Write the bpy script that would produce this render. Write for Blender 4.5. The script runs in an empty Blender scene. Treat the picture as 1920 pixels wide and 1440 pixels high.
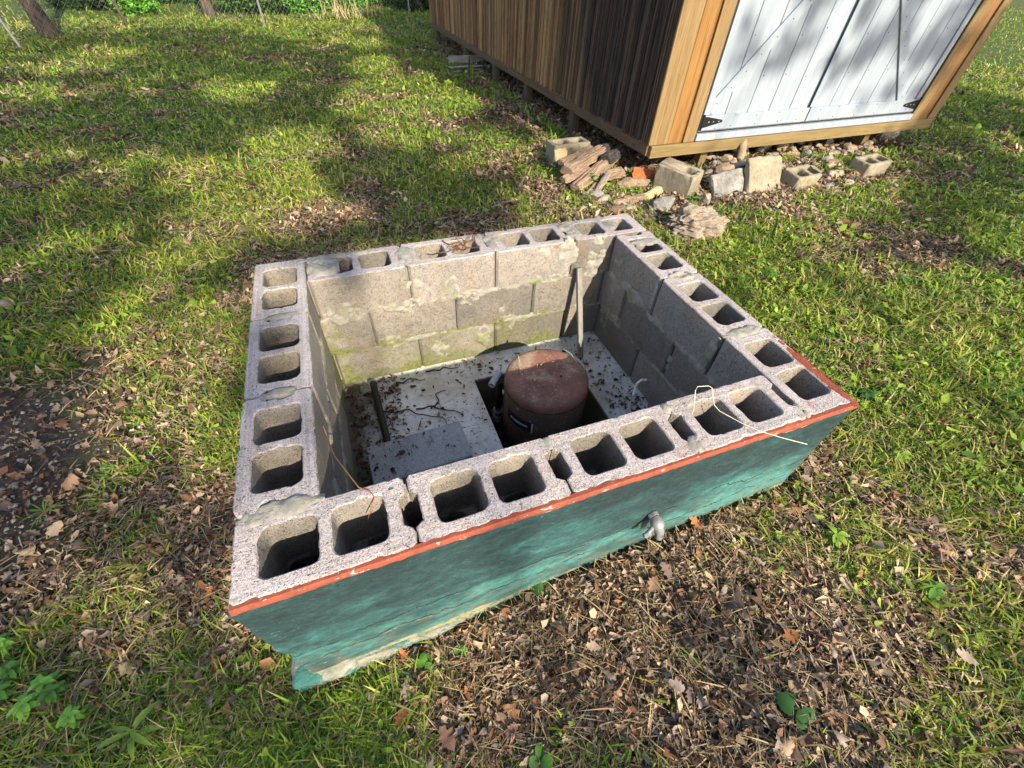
import bpy, bmesh, math, random
import numpy as np
from mathutils import Vector, Matrix, noise
from mathutils.geometry import tessellate_polygon

scene = bpy.context.scene
C = scene.collection
rng = np.random.default_rng(7)
random.seed(7)

# ------------------------------------------------------------------ camera
CAM = np.array([0.4310, -0.4550, 0.9912])
RC = np.array([[0.937, -0.346, 0.039], [0.225, 0.687, 0.691], [-0.266, -0.639, 0.722]])
_rv = np.array([-0.7486, 0.1714, 0.3218]); _th = np.linalg.norm(_rv); _k = _rv/_th
_K = np.array([[0, -_k[2], _k[1]], [_k[2], 0, -_k[0]], [-_k[1], _k[0], 0]])
RC = np.eye(3)+math.sin(_th)*_K+(1-math.cos(_th))*_K@_K
FPX = 798.0
cd = bpy.data.cameras.new('camera'); cam = bpy.data.objects.new('camera', cd); C.objects.link(cam)
cd.sensor_width = 36; cd.lens = FPX/1920*36; cd.clip_start = 0.02; cd.clip_end = 400
M = Matrix([[RC[0][i], RC[1][i], RC[2][i], CAM[i]] for i in range(3)]+[[0, 0, 0, 1]])
cam.matrix_world = M
scene.camera = cam

# ------------------------------------------------------------------ light
SUN = np.array([0.20, -1.0, 0.60]); SUN /= np.linalg.norm(SUN)
world = bpy.data.worlds.new('World'); scene.world = world; world.use_nodes = True
nt = world.node_tree; bg = nt.nodes['Background']
sky = nt.nodes.new('ShaderNodeTexSky'); sky.sky_type = 'NISHITA'; sky.sun_disc = False
sky.sun_elevation = math.asin(SUN[2]); sky.sun_rotation = math.atan2(SUN[0], SUN[1])
sky.air_density = 1.0; sky.dust_density = 2.5; sky.ozone_density = 1.0
nt.links.new(sky.outputs[0], bg.inputs[0]); bg.inputs[1].default_value = 0.15
sl = bpy.data.lights.new('sun', 'SUN'); sl.energy = 4.3; sl.angle = math.radians(0.53); sl.color = (1.0, 0.90, 0.70)
so = bpy.data.objects.new('sun', sl); C.objects.link(so)
so.rotation_mode = 'QUATERNION'; so.rotation_quaternion = Vector(SUN).to_track_quat('Z', 'Y')
so.location = (3, -10, 8)
scene.view_settings.view_transform = 'Standard'; scene.view_settings.look = 'None'
scene.view_settings.gamma = 1; scene.view_settings.exposure = 1.2
scene.cycles.max_bounces = 6; scene.cycles.diffuse_bounces = 4; scene.cycles.transparent_max_bounces = 8

# ------------------------------------------------------------------ helpers
def at(u, v, z):
    d = RC.T @ np.array([(u-960)/FPX, (720-v)/FPX, -1.0]); t = (z-CAM[2])/d[2]
    return CAM+t*d

def tag(o, label=None, cat=None, group=None, kind=None):
    if label: o['label'] = label
    if cat: o['category'] = cat
    if group: o['group'] = group
    if kind: o['kind'] = kind
    return o

def empty(name, loc, rz=0):
    o = bpy.data.objects.new(name, None); C.objects.link(o); o.location = loc; o.rotation_euler = (0, 0, rz)
    o.empty_display_size = 0.1
    return o

class MB:
    """collects polygons in world coordinates"""
    def __init__(s): s.v = []; s.f = []; s.n = 0
    def add(s, verts, faces):
        b = s.n; verts = [tuple(map(float, p)) for p in verts]
        s.v += verts; s.n += len(verts); s.f += [tuple(i+b for i in f) for f in faces]
    def box(s, lo, hi, T=None, bev=0.0, jit=0.0):
        lo = np.array(lo, float); hi = np.array(hi, float)
        if bev > 0:
            bev = min(bev, *(0.45*abs(hi-lo)))
        vs = []; idx = {}
        if bev <= 0:
            vs = [(x, y, z) for x in (lo[0], hi[0]) for y in (lo[1], hi[1]) for z in (lo[2], hi[2])]
            fs = [(0, 1, 3, 2), (4, 6, 7, 5), (0, 4, 5, 1), (2, 3, 7, 6), (0, 2, 6, 4), (1, 5, 7, 3)]
        else:
            fs = []
            for sx in (0, 1):
                for sy in (0, 1):
                    for sz in (0, 1):
                        for ax in range(3):
                            p = [hi[0] if sx else lo[0], hi[1] if sy else lo[1], hi[2] if sz else lo[2]]
                            sg = (sx, sy, sz)
                            for a in range(3):
                                if a != ax: p[a] += -bev if sg[a] else bev
                            idx[(sx, sy, sz, ax)] = len(vs); vs.append(tuple(p))
            g = idx
            for ax in range(3):
                o = [a for a in range(3) if a != ax]
                for s_ in (0, 1):
                    q = []
                    for (a, b) in ((0, 0), (1, 0), (1, 1), (0, 1)):
                        k = [0, 0, 0]; k[ax] = s_; k[o[0]] = a; k[o[1]] = b
                        q.append(g[(k[0], k[1], k[2], ax)])
                    if (s_ == 0) != (ax == 1): q = q[::-1]
                    fs.append(tuple(q))
            for ax in range(3):       # edges parallel to ax
                o = [a for a in range(3) if a != ax]
                for a in (0, 1):
                    for b in (0, 1):
                        k0 = [0, 0, 0]; k0[o[0]] = a; k0[o[1]] = b; k1 = list(k0); k1[ax] = 1
                        q = [g[(*k0, o[0])], g[(*k1, o[0])], g[(*k1, o[1])], g[(*k0, o[1])]]
                        if (a == b) != (ax == 1): q = q[::-1]
                        fs.append(tuple(q))
            for sx in (0, 1):
                for sy in (0, 1):
                    for sz in (0, 1):
                        q = [g[(sx, sy, sz, 0)], g[(sx, sy, sz, 1)], g[(sx, sy, sz, 2)]]
                        if (sx+sy+sz) % 2 == 0: q = q[::-1]
                        fs.append(tuple(q))
        if jit: vs = [tuple(np.array(p)+rng.normal(0, jit, 3)) for p in vs]
        if T is not None: vs = [tuple(T @ Vector(p)) for p in vs]
        s.add(vs, fs)
    def tube(s, pts, r, n=8, cap=True):
        pts = [np.array(p, float) for p in pts]; m = len(pts)
        rr = r if hasattr(r, '__len__') else [r]*m
        vs = []; up = np.array([0.3, 0.2, 1.0])
        for i, p in enumerate(pts):
            t = pts[min(i+1, m-1)]-pts[max(i-1, 0)]; t /= np.linalg.norm(t)+1e-9
            a = np.cross(t, up); a /= np.linalg.norm(a)+1e-9; b = np.cross(t, a)
            for k in range(n):
                an = 2*math.pi*k/n; vs.append(p+rr[i]*(math.cos(an)*a+math.sin(an)*b))
        fs = [(i*n+k, i*n+(k+1) % n, (i+1)*n+(k+1) % n, (i+1)*n+k) for i in range(m-1) for k in range(n)]
        if cap: fs += [tuple(range(n-1, -1, -1)), tuple((m-1)*n+k for k in range(n))]
        s.add(vs, fs)
    def lathe(s, prof, c, n=48, T=None):
        vs = []; m = len(prof)
        for (r, z) in prof:
            for k in range(n):
                a = 2*math.pi*k/n; vs.append((c[0]+r*math.cos(a), c[1]+r*math.sin(a), c[2]+z))
        fs = [(i*n+k, i*n+(k+1) % n, (i+1)*n+(k+1) % n, (i+1)*n+k) for i in range(m-1) for k in range(n)]
        if prof[0][0] > 1e-6: fs.append(tuple(range(n-1, -1, -1)))
        if prof[-1][0] > 1e-6: fs.append(tuple((m-1)*n+k for k in range(n)))
        if T is not None: vs = [tuple(T @ Vector(p)) for p in vs]
        s.add(vs, fs)
    def build(s, name, mat, parent=None, smooth=False, angle=35):
        me = bpy.data.meshes.new(name)
        off = Vector((0, 0, 0)); inv = None
        if parent is not None:
            root = parent; mw = Matrix.Identity(4)
            chain = []
            while root is not None: chain.append(root); root = root.parent
            for q in reversed(chain): mw = mw @ Matrix.LocRotScale(q.location, q.rotation_euler, q.scale)
            inv = mw.inverted()
            vs = [tuple(inv @ Vector(p)) for p in s.v]; loc = None
        else:
            a = np.array(s.v); c = np.array([(a[:, 0].min()+a[:, 0].max())/2, (a[:, 1].min()+a[:, 1].max())/2, a[:, 2].min()])
            vs = (a-c).tolist(); loc = c
        me.from_pydata(vs, [], s.f); me.update()
        if smooth:
            me.shade_smooth(); me.set_sharp_from_angle(angle=math.radians(angle))
        o = bpy.data.objects.new(name, me); C.objects.link(o)
        if loc is not None: o.location = loc
        if parent is not None: o.parent = parent
        if mat: me.materials.append(mat)
        return o

def np_mesh(name, V, faces_list, cols, mat, loc=(0, 0, 0)):
    """V (n,3); faces_list: list of (m,k) int arrays; cols (n,3) per vertex"""
    me = bpy.data.meshes.new(name)
    V = np.asarray(V, np.float32)-np.array(loc, np.float32); me.vertices.add(len(V)); me.vertices.foreach_set('co', V.ravel())
    li = np.concatenate([f.ravel() for f in faces_list]).astype(np.int32)
    tot = np.concatenate([np.full(len(f), f.shape[1], np.int32) for f in faces_list])
    st = np.concatenate([[0], np.cumsum(tot)[:-1]]).astype(np.int32)
    me.loops.add(len(li)); me.loops.foreach_set('vertex_index', li)
    me.polygons.add(len(tot)); me.polygons.foreach_set('loop_start', st); me.polygons.foreach_set('loop_total', tot)
    me.update(calc_edges=True)
    if cols is not None:
        ca = me.color_attributes.new('col', 'FLOAT_COLOR', 'POINT')
        cc = np.ones((len(V), 4), np.float32); cc[:, :3] = cols; ca.data.foreach_set('color', cc.ravel())
    me.materials.append(mat)
    o = bpy.data.objects.new(name, me); C.objects.link(o); o.location = loc
    return o

# value noise, vectorised
def _h(ix, iy, s):
    n = (ix.astype(np.int64)*374761393+iy.astype(np.int64)*668265263+s*1442695041) & 0x7fffffff
    n = ((n ^ (n >> 13))*1274126177) & 0x7fffffff
    return ((n ^ (n >> 16)) & 0xffff)/65535.0
def vn(x, y, s=0):
    x = np.asarray(x, float); y = np.asarray(y, float)
    ix = np.floor(x); iy = np.floor(y); fx = x-ix; fy = y-iy
    fx = fx*fx*(3-2*fx); fy = fy*fy*(3-2*fy)
    a = _h(ix, iy, s); b = _h(ix+1, iy, s); c = _h(ix, iy+1, s); d = _h(ix+1, iy+1, s)
    return (a*(1-fx)+b*fx)*(1-fy)+(c*(1-fx)+d*fx)*fy
def fbm(x, y, s=0, o=3):
    r = 0; a = 1; t = 0
    for i in range(o):
        r = r+a*vn(x*2**i+i*17.3, y*2**i+i*9.1, s+i); t += a; a *= .55
    return r/t

def sm(t): t = np.clip(t, 0, 1); return t*t*(3-2*t)
def ground(x, y):
    x = np.asarray(x, float); y = np.asarray(y, float)
    fy = 1-0.65*sm((y-0.3)/3.0)
    return -0.5-0.22*sm((1.45-x)/1.5)*fy+0.03*(fbm(x*1.1, y*1.1, 3, 2)-.5)+.10*np.exp(-((y-2.74)/.22)**2)*sm((x-3.15)/.4)*sm((5.5-x)/.5)

# ------------------------------------------------------------------ materials
class NB:
    def __init__(s, name):
        s.m = bpy.data.materials.new(name); s.m.use_nodes = True; s.t = s.m.node_tree
        s.b = s.t.nodes['Principled BSDF']; s.b.inputs['Roughness'].default_value = .85
        s.b.inputs['Specular IOR Level'].default_value = .25
    def n(s, typ, **kw):
        nd = s.t.nodes.new(typ)
        for k, v in kw.items():
            if k.startswith('_'): setattr(nd, k[1:], v)
            else:
                key = k.replace('__', ' ')
                s.set(nd.inputs[int(key[1:]) if key[0] == 'i' and key[1:].isdigit() else key], v)
        return nd
    def set(s, inp, v):
        if isinstance(v, bpy.types.NodeSocket): s.t.links.new(v, inp)
        elif isinstance(v, tuple) and len(v) == 3 and inp.type == 'RGBA': inp.default_value = (*v, 1)
        else: inp.default_value = v
    def geo(s): return s.n('ShaderNodeNewGeometry').outputs['Position']
    def noise(s, vec, scale, detail=4, rough=.6, dist=0, out='Fac'):
        return s.n('ShaderNodeTexNoise', Vector=vec, Scale=scale, Detail=detail, Roughness=rough, Distortion=dist).outputs[out]
    def vor(s, vec, scale, out='Distance', feat='F1'):
        return s.n('ShaderNodeTexVoronoi', _feature=feat, Vector=vec, Scale=scale).outputs[out]
    def ramp(s, fac, *stops):
        nd = s.n('ShaderNodeValToRGB', Fac=fac); e = nd.color_ramp.elements
        while len(e) < len(stops): e.new(.5)
        for el, (p, c) in zip(e, stops):
            el.position = p; el.color = (*c, 1) if isinstance(c, tuple) else (c, c, c, 1)
        return nd.outputs['Color']
    def mix(s, f, a, b, mode='MIX'):
        nd = s.n('ShaderNodeMix', _data_type='RGBA', _blend_type=mode)
        s.set(nd.inputs[0], f); s.set(nd.inputs[6], a); s.set(nd.inputs[7], b); return nd.outputs[2]
    def math(s, op, a, b=0.0, c=0.0):
        nd = s.n('ShaderNodeMath', _operation=op); s.set(nd.inputs[0], a); s.set(nd.inputs[1], b); s.set(nd.inputs[2], c); return nd.outputs[0]
    def mapr(s, v, a, b, c=0.0, d=1.0):
        nd = s.n('ShaderNodeMapRange'); s.set(nd.inputs[0], v)
        for i, q in enumerate((a, b, c, d)): s.set(nd.inputs[i+1], q)
        return nd.outputs[0]
    def scl(s, vec, sc):
        return s.n('ShaderNodeMapping', Vector=vec, Scale=sc).outputs[0]
    def sep(s, vec):
        return s.n('ShaderNodeSeparateXYZ', Vector=vec).outputs
    def bump(s, h, dist=.002, strength=.8, prev=None):
        nd = s.n('ShaderNodeBump', Height=h, Distance=dist, Strength=strength)
        if prev: s.set(nd.inputs['Normal'], prev)
        return nd.outputs[0]
    def fin(s, col, normal=None, rough=None, metal=None):
        s.set(s.b.inputs['Base Color'], col)
        if normal is not None: s.set(s.b.inputs['Normal'], normal)
        if rough is not None: s.set(s.b.inputs['Roughness'], rough)
        if metal is not None: s.set(s.b.inputs['Metallic'], metal)
        return s.m

def m_concrete(name, a, b, pit=(.05, .045, .04), moss=0.0, pits=1.0, world=True, stain=(.30, .23, .14), stain_amt=.5):
    k = NB(name); p = k.geo() if world else k.n('ShaderNodeTexCoord').outputs['Object']
    n1 = k.noise(p, 5, 5, .65); n2 = k.noise(p, 260, 3, .7); n3 = k.noise(p, 14, 4, .6)
    col = k.mix(k.mapr(n1, .35, .68), a, b)
    col = k.mix(k.math('MULTIPLY', k.mapr(n3, .52, .72), stain_amt), col, stain)
    gr = k.ramp(n2, (.3, .62), (.5, 1.0), (.72, 1.28))
    col = k.mix(1.0, col, gr, 'MULTIPLY')
    vd = k.vor(p, 165); vsel = k.noise(p, 75, 1)
    pt = k.math('MULTIPLY', k.mapr(vd, .16, .30, 1, 0), k.mapr(vsel, .50, .56))
    vd2 = k.vor(p, 70); vs2 = k.noise(p, 31, 1)
    pt2 = k.math('MULTIPLY', k.mapr(vd2, .10, .19, 1, 0), k.mapr(vs2, .54, .60))
    pt = k.math('MINIMUM', k.math('ADD', pt, pt2), 1.0)
    col = k.mix(k.math('MULTIPLY', pt, .85*pits), col, pit)
    if moss:
        mz = k.mapr(k.sep(p)[2], -.62, -.28, 1, 0)
        mm = k.math('MULTIPLY', k.mapr(k.noise(p, 6, 6, .7), .42, .6), mz)
        bed = k.math('ABSOLUTE', k.math('ADD', k.sep(p)[2], k.math('ADD', .405, k.math('MULTIPLY', k.noise(p, 20, 3), .03))))
        bm = k.math('MULTIPLY', k.mapr(bed, .0, .035, 1, 0), k.mapr(k.noise(p, 9, 4), .4, .6))
        bm2 = k.mapr(k.math('ADD', k.sep(p)[2], k.math('MULTIPLY', k.noise(p, 11, 4), .08)), -.575, -.53, 1, 0)
        mm = k.math('MINIMUM', k.math('ADD', k.math('ADD', k.math('MULTIPLY', mm, .75), bm), bm2), 1)
        col = k.mix(k.math('MULTIPLY', mm, moss), col, k.mix(k.noise(p, 60, 3), (.10, .13, .015), (.24, .26, .05)))
    h = k.math('SUBTRACT', k.math('ADD', k.math('MULTIPLY', n2, .5), k.math('MULTIPLY', k.noise(p, 90, 4), .5)), k.math('MULTIPLY', pt, 1.2))
    return k.fin(col, k.bump(h, .0035, .9), .95)

M_TOP = m_concrete('block_top', (.47, .445, .45), (.36, .34, .345))
M_IN = m_concrete('block_face', (.33, .30, .27), (.25, .235, .215), moss=.8)
M_OLD = m_concrete('old_block', (.30, .26, .19), (.185, .16, .12), stain_amt=1.0, stain=(.17, .13, .08), world=False)
M_CAP = m_concrete('cap_block', (.36, .36, .355), (.27, .27, .265), stain=(.16, .13, .09))

def m_wall():
    """block walls: grey faces with lime smears along the beds, moss low down, red paint specks on the top"""
    k = NB('block_wall'); p = k.geo(); z = k.sep(p)[2]; x = k.sep(p)[0]; y = k.sep(p)[1]
    n1 = k.noise(p, 4, 5, .65); n2 = k.noise(p, 260, 3, .7); n3 = k.noise(p, 7, 5, .65)
    ri = k.n('ShaderNodeNewGeometry').outputs['Random Per Island']
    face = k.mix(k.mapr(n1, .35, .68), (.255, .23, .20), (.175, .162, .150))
    face = k.mix(k.mapr(n3, .50, .70, 0, .45), face, (.25, .18, .11))
    face = k.mix(k.mapr(k.noise(p, 17, 6, .8), .52, .66, 0, .4), face, (.13, .12, .11))
    face = k.mix(1.0, face, k.ramp(ri, (0, .88), (.5, 1.0), (1, 1.10)), 'MULTIPLY')
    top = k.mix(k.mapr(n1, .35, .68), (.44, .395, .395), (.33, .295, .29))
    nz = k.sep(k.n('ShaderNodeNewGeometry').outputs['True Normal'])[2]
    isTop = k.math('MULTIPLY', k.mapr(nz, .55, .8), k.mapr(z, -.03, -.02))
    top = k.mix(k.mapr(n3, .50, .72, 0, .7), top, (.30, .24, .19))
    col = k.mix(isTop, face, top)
    col = k.mix(1.0, col, k.ramp(ri, (0, (.86, .85, .86)), (.5, (1.0, .98, .95)), (1, (1.12, 1.10, 1.12))), 'MULTIPLY')
    col = k.mix(1.0, col, k.ramp(n2, (.34, .62), (.5, 1.0), (.66, 1.28)), 'MULTIPLY')
    vd = k.vor(p, 230); vsel = k.noise(p, 60, 2)
    pt = k.math('MULTIPLY', k.mapr(vd, .15, .36, 1, 0), k.mapr(vsel, .44, .56))
    vd2 = k.vor(p, 70); vs2 = k.noise(p, 31, 1)
    pt2 = k.math('MULTIPLY', k.mapr(vd2, .10, .2, 1, 0), k.mapr(vs2, .50, .57))
    pt = k.math('MINIMUM', k.math('ADD', pt, pt2), 1.0)
    col = k.mix(k.math('MULTIPLY', pt, k.mapr(k.noise(p, 22, 3), .3, .7, .25, .85)), col, (.07, .06, .052))
    # lime smears round the bed joints
    d1 = k.math('ABSOLUTE', k.math('ADD', z, .200)); d2 = k.math('ABSOLUTE', k.math('ADD', z, .404))
    dd = k.math('MINIMUM', d1, d2)
    sm_ = k.math('MULTIPLY', k.mapr(k.math('SUBTRACT', dd, k.math('MULTIPLY', k.mapr(k.noise(p, 5, 4), .5, .75), .09)), .0, .012, 1, 0), k.mapr(k.noise(p, 13, 5, .7), .47, .53))
    sm_ = k.math('MULTIPLY', sm_, k.math('SUBTRACT', 1.0, isTop))
    col = k.mix(k.math('MULTIPLY', sm_, .7), col, (.36, .34, .28))
    sp = k.math('MULTIPLY', k.mapr(k.noise(p, 6, 6, .75), .63, .69), k.mapr(k.noise(k.scl(p, (1, 1, .5)), 30, 4), .45, .6))
    col = k.mix(k.math('MULTIPLY', sp, .6), col, (.40, .38, .33))
    # moss: back wall strongest
    my = k.mapr(y, 1.0, 1.2, .25, 1); mx = k.mapr(x, 1.2, 1.65, 1.0, .15); mw = k.math('MULTIPLY', my, mx)
    mm = k.math('MULTIPLY', k.mapr(k.noise(p, 5, 6, .7), .40, .62), k.mapr(z, -.62, -.30, 1, 0))
    b2 = k.math('ABSOLUTE', k.math('ADD', z, .404)); bm = k.math('MULTIPLY', k.mapr(b2, .0, .03, 1, 0), k.mapr(k.noise(p, 10, 5), .42, .56))
    bm3 = k.mapr(k.math('ADD', z, k.math('MULTIPLY', k.noise(p, 9, 5), .16)), -.56, -.46, 1, 0)
    mc = k.math('MULTIPLY', k.mapr(x, .20, .34, 1, 0), k.math('MULTIPLY', k.mapr(z, -.30, -.12, 1, 0), k.mapr(k.noise(p, 14, 4), .42, .6)))
    mm = k.math('MINIMUM', k.math('ADD', k.math('ADD', k.math('MULTIPLY', mm, .95), bm), k.math('ADD', bm3, mc)), 1)
    mm = k.math('MULTIPLY', k.math('MULTIPLY', mm, mw), k.mapr(z, -.15, -.2, 0, .85))
    col = k.mix(mm, col, k.mix(k.mapr(k.noise(p, 40, 5, .75), .35, .65), (.055, .065, .015), (.20, .22, .045)))
    # red paint spots on the front top edge
    rd = k.math('MULTIPLY', k.math('MULTIPLY', k.mapr(k.noise(p, 16, 4, .7), .60, .66), k.mapr(y, .19, .0, 0, 1)), isTop)
    col = k.mix(k.math('MULTIPLY', rd, .55), col, (.33, .10, .09))
    h = k.math('SUBTRACT', k.math('ADD', k.math('MULTIPLY', n2, .5), k.math('MULTIPLY', k.noise(p, 90, 4), .6)), k.math('MULTIPLY', pt, 1.2))
    return k.fin(col, k.bump(h, .004, 1.0), .95)
M_WALL = m_wall()

def m_mortar():
    k = NB('mortar'); p = k.geo(); n = k.noise(p, 30, 5, .7)
    col = k.mix(k.mapr(n, .35, .65), (.33, .31, .27), (.21, .195, .17))
    g = k.math('MULTIPLY', k.mapr(k.noise(p, 8, 4), .5, .62), k.mapr(k.sep(p)[2], -.05, -.2))
    col = k.mix(k.math('MULTIPLY', g, .7), col, (.17, .19, .06))
    return k.fin(col, k.bump(k.noise(p, 80, 5, .75), .006, .9), .95)
M_MORTAR = m_mortar()

def m_teal():
    k = NB('teal_paint'); p = k.geo(); z = k.sep(p)[2]; x = k.sep(p)[0]
    ps = k.scl(p, (1.0, 1, 2.1))
    n1 = k.noise(ps, 2.2, 6, .62, .6); n2 = k.noise(ps, 8, 6, .7, .5); n3 = k.noise(p, 140, 3)
    v = k.math('ADD', k.math('MULTIPLY', n1, .62), k.math('MULTIPLY', n2, .38))
    # paint tone: bluish dark above, brighter turquoise lower down
    band = k.mapr(k.math('ADD', z, k.math('MULTIPLY', k.noise(k.scl(p, (1, 1, 0)), 3, 3), .2)), .02, -.33, -.11, .10)
    v = k.math('ADD', v, band)
    col = k.ramp(v, (.36, (.013, .027, .030)), (.47, (.018, .045, .049)), (.55, (.026, .080, .082)), (.65, (.050, .170, .163)))
    fine = k.noise(k.scl(p, (1, 1, 1.6)), 34, 7, .8)
    col = k.mix(1.0, col, k.ramp(fine, (.3, .60), (.5, 1.0), (.68, 1.45)), 'MULTIPLY')
    lt = k.mapr(k.noise(k.scl(p, (1, 1, 2)), 55, 4, .75), .63, .70, 0, .4)
    col = k.mix(lt, col, (.13, .27, .24))
    dk = k.math('MULTIPLY', k.mapr(k.vor(p, 110), .14, .26, 1, 0), k.mapr(k.noise(p, 9, 4, .7), .46, .56))
    col = k.mix(dk, col, (.02, .028, .026))
    # wandering cracks
    crk = None
    for (zc, a, sc) in ((-.40, .30, 1.6), (-.50, .26, 2.1)):
        zz = k.math('ADD', z, k.math('MULTIPLY', k.math('SUBTRACT', k.noise(k.scl(p, (1, 0, .35)), sc, 9, .72), .5), a))
        zz = k.math('ADD', zz, k.math('MULTIPLY', x, -.06))
        d = k.math('ABSOLUTE', k.math('SUBTRACT', zz, zc))
        c1 = k.math('MULTIPLY', k.mapr(d, .0010, .0040, 1, 0), k.mapr(k.noise(p, 6+sc, 3), .38, .50))
        crk = c1 if crk is None else k.math('MAXIMUM', crk, c1)
    mud = k.math('MULTIPLY', k.mapr(k.math('ADD', z, k.math('MULTIPLY', x, -.09)), -.60, -.38, 1, 0), k.mapr(k.noise(p, 15, 6, .75), .42, .62))
    col = k.mix(k.math('MULTIPLY', mud, .6), col, (.10, .095, .065))
    col = k.mix(crk, col, (.012, .018, .016))
    # flakes down to red undercoat low on the wall
    fl = k.math('MULTIPLY', k.mapr(k.noise(k.scl(p, (1, 1, 3)), 9, 5, .7), .64, .67), k.mapr(z, -.35, -.45))
    col = k.mix(fl, col, (.40, .20, .12))
    # bare foot: cream render, mossy
    zc = k.math('ADD', k.math('MULTIPLY', x, .085), k.math('MULTIPLY', k.noise(p, 7, 5, .7), .09))
    ft = k.mapr(k.math('SUBTRACT', z, zc), -.685, -.675, 1, 0)
    cream = k.mix(k.noise(p, 22, 5, .7), (.12, .13, .05), (.36, .31, .20))
    cream = k.mix(k.mapr(k.noise(p, 40, 3), .5, .6), cream, (.07, .13, .11))
    col = k.mix(ft, col, cream)
    h = k.math('ADD', k.math('ADD', k.math('MULTIPLY', k.noise(p, 22, 6, .7), .7), k.math('MULTIPLY', n3, .2)), k.math('MULTIPLY', crk, -1.0))
    h = k.math('SUBTRACT', h, k.math('MULTIPLY', dk, .3)); h = k.math('SUBTRACT', h, k.math('MULTIPLY', ft, .3))
    return k.fin(col, k.bump(h, .0045, .9), .85)
M_TEAL = m_teal()

def m_red():
    k = NB('red_paint'); p = k.geo(); n = k.noise(p, 25, 5, .7)
    col = k.mix(k.mapr(n, .35, .65), (.27, .065, .035), (.17, .045, .03))
    z = k.sep(p)[2]
    lip = k.mapr(k.math('ADD', z, k.math('MULTIPLY', k.noise(p, 30, 4), .012)), -.0215, -.0195, 1, 0)
    col = k.mix(k.math('MULTIPLY', lip, k.mapr(k.noise(p, 8, 3), .45, .5)), col, (.6, .5, .42))
    col = k.mix(k.mapr(k.noise(k.scl(p, (1, 1, 2)), 22, 6, .8), .61, .65), col, (.36, .32, .30))
    return k.fin(col, k.bump(k.noise(p, 90, 4, .7), .003, .8), .75)
M_RED = m_red()

def m_slab():
    k = NB('limed_slab'); p = k.geo()
    n = k.noise(p, 6, 6, .7)
    col = k.mix(k.mapr(n, .4, .65), (.66, .66, .64), (.44, .43, .40))
    dk = k.mapr(k.noise(p, 48, 6, .75), .58, .62); col = k.mix(k.math('MULTIPLY', dk, k.mapr(k.noise(p, 5, 3), .3, .6, .25, 1)), col, (.07, .055, .04))
    col = k.mix(k.math('MULTIPLY', k.mapr(k.noise(p, 3.2, 4), .5, .62), .6), col, (.40, .36, .28))
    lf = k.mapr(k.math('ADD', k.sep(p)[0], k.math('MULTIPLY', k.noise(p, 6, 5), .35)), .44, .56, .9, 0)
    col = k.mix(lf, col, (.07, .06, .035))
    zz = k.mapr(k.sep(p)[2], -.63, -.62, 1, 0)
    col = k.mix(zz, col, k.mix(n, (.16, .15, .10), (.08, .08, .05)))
    return k.fin(col, k.bump(k.noise(p, 60, 5, .7), .006, .8), .9)
M_SLAB = m_slab()

def m_rust():
    k = NB('tank_rust'); p = k.geo(); z = k.sep(p)[2]
    n = k.noise(p, 12, 6, .7)
    col = k.mix(k.mapr(n, .35, .65), (.27, .135, .095), (.17, .080, .058))
    col = k.mix(k.mapr(k.noise(p, 40, 4, .7), .56, .66, 0, .6), col, (.38, .15, .06))
    dirt = k.mapr(k.math('ADD', k.noise(p, 5, 4), k.math('MULTIPLY', k.noise(p, 120, 3), .25)), .62, .75, 0, .85)
    topz = k.mapr(z, -.425, -.40)
    col = k.mix(k.math('MULTIPLY', dirt, topz), col, (.40, .29, .21))
    spk = k.math('MULTIPLY', k.mapr(k.vor(p, 120), .16, .24, 1, 0), k.mapr(k.noise(p, 20, 3), .5, .58))
    col = k.mix(k.math('MULTIPLY', spk, topz), col, (.52, .42, .34))
    body = k.mapr(k.math('ADD', z, k.math('MULTIPLY', k.noise(p, 7, 5), .10)), -.39, -.43)
    bc = k.mix(k.mapr(k.noise(p, 9, 5, .7), .4, .62), (.085, .075, .055), (.16, .085, .055))
    bc = k.mix(k.mapr(k.noise(p, 30, 5, .7), .6, .66), bc, (.30, .28, .25))
    weld = k.math('MULTIPLY', k.mapr(k.math('ABSOLUTE', k.math('ADD', z, .4535)), .002, .005, 1, 0), k.mapr(k.noise(p, 40, 3), .3, .5))
    col = k.mix(weld, k.mix(body, col, bc), (.03, .018, .014))
    return k.fin(col, k.bump(k.noise(p, 110, 4, .7), .003, .7), .8)
M_RUST = m_rust()

def m_plain(name, col, rough=.6, metal=0.0, var=.25, sc=30, bump=.001):
    k = NB(name); p = k.n('ShaderNodeTexCoord').outputs['Object']
    n = k.noise(p, sc, 5, .7)
    c = k.mix(k.mapr(n, .3, .7), tuple(q*(1-var) for q in col), tuple(min(1, q*(1+var)) for q in col))
    return k.fin(c, k.bump(n, bump, .7), rough, metal)
M_BLACK = m_plain('black_plastic', (.012, .012, .013), .45)
M_PVC = m_plain('grey_pipe', (.30, .33, .36), .5)
M_WHITEP = m_plain('white_plastic', (.62, .60, .54), .5)
M_CHROME = m_plain('dull_chrome', (.24, .24, .25), .5, .35, .25, 60, .002)
M_WIRE = m_plain('pale_wire', (.60, .52, .42), .5)
M_COPPER = m_plain('copper_wire', (.42, .17, .08), .45, .5)
M_ROOT = m_plain('dark_root', (.035, .025, .018), .9, 0, .4)
M_ALU = m_plain('grey_metal', (.45, .46, .47), .45, .6, .3, 12)
M_RUSTM = m_plain('rusty_iron', (.30, .09, .03), .85, 0, .5, 40, .004)
M_LBL = m_plain('label_black', (.010, .012, .022), .5)
M_LBLW = m_plain('label_white', (.30, .34, .38), .5)
M_GALV = m_plain('galvanised', (.16, .165, .17), .6, .2, .25, 40)
M_DARKM = m_plain('black_hinge', (.012, .012, .013), .5, .2)

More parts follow.
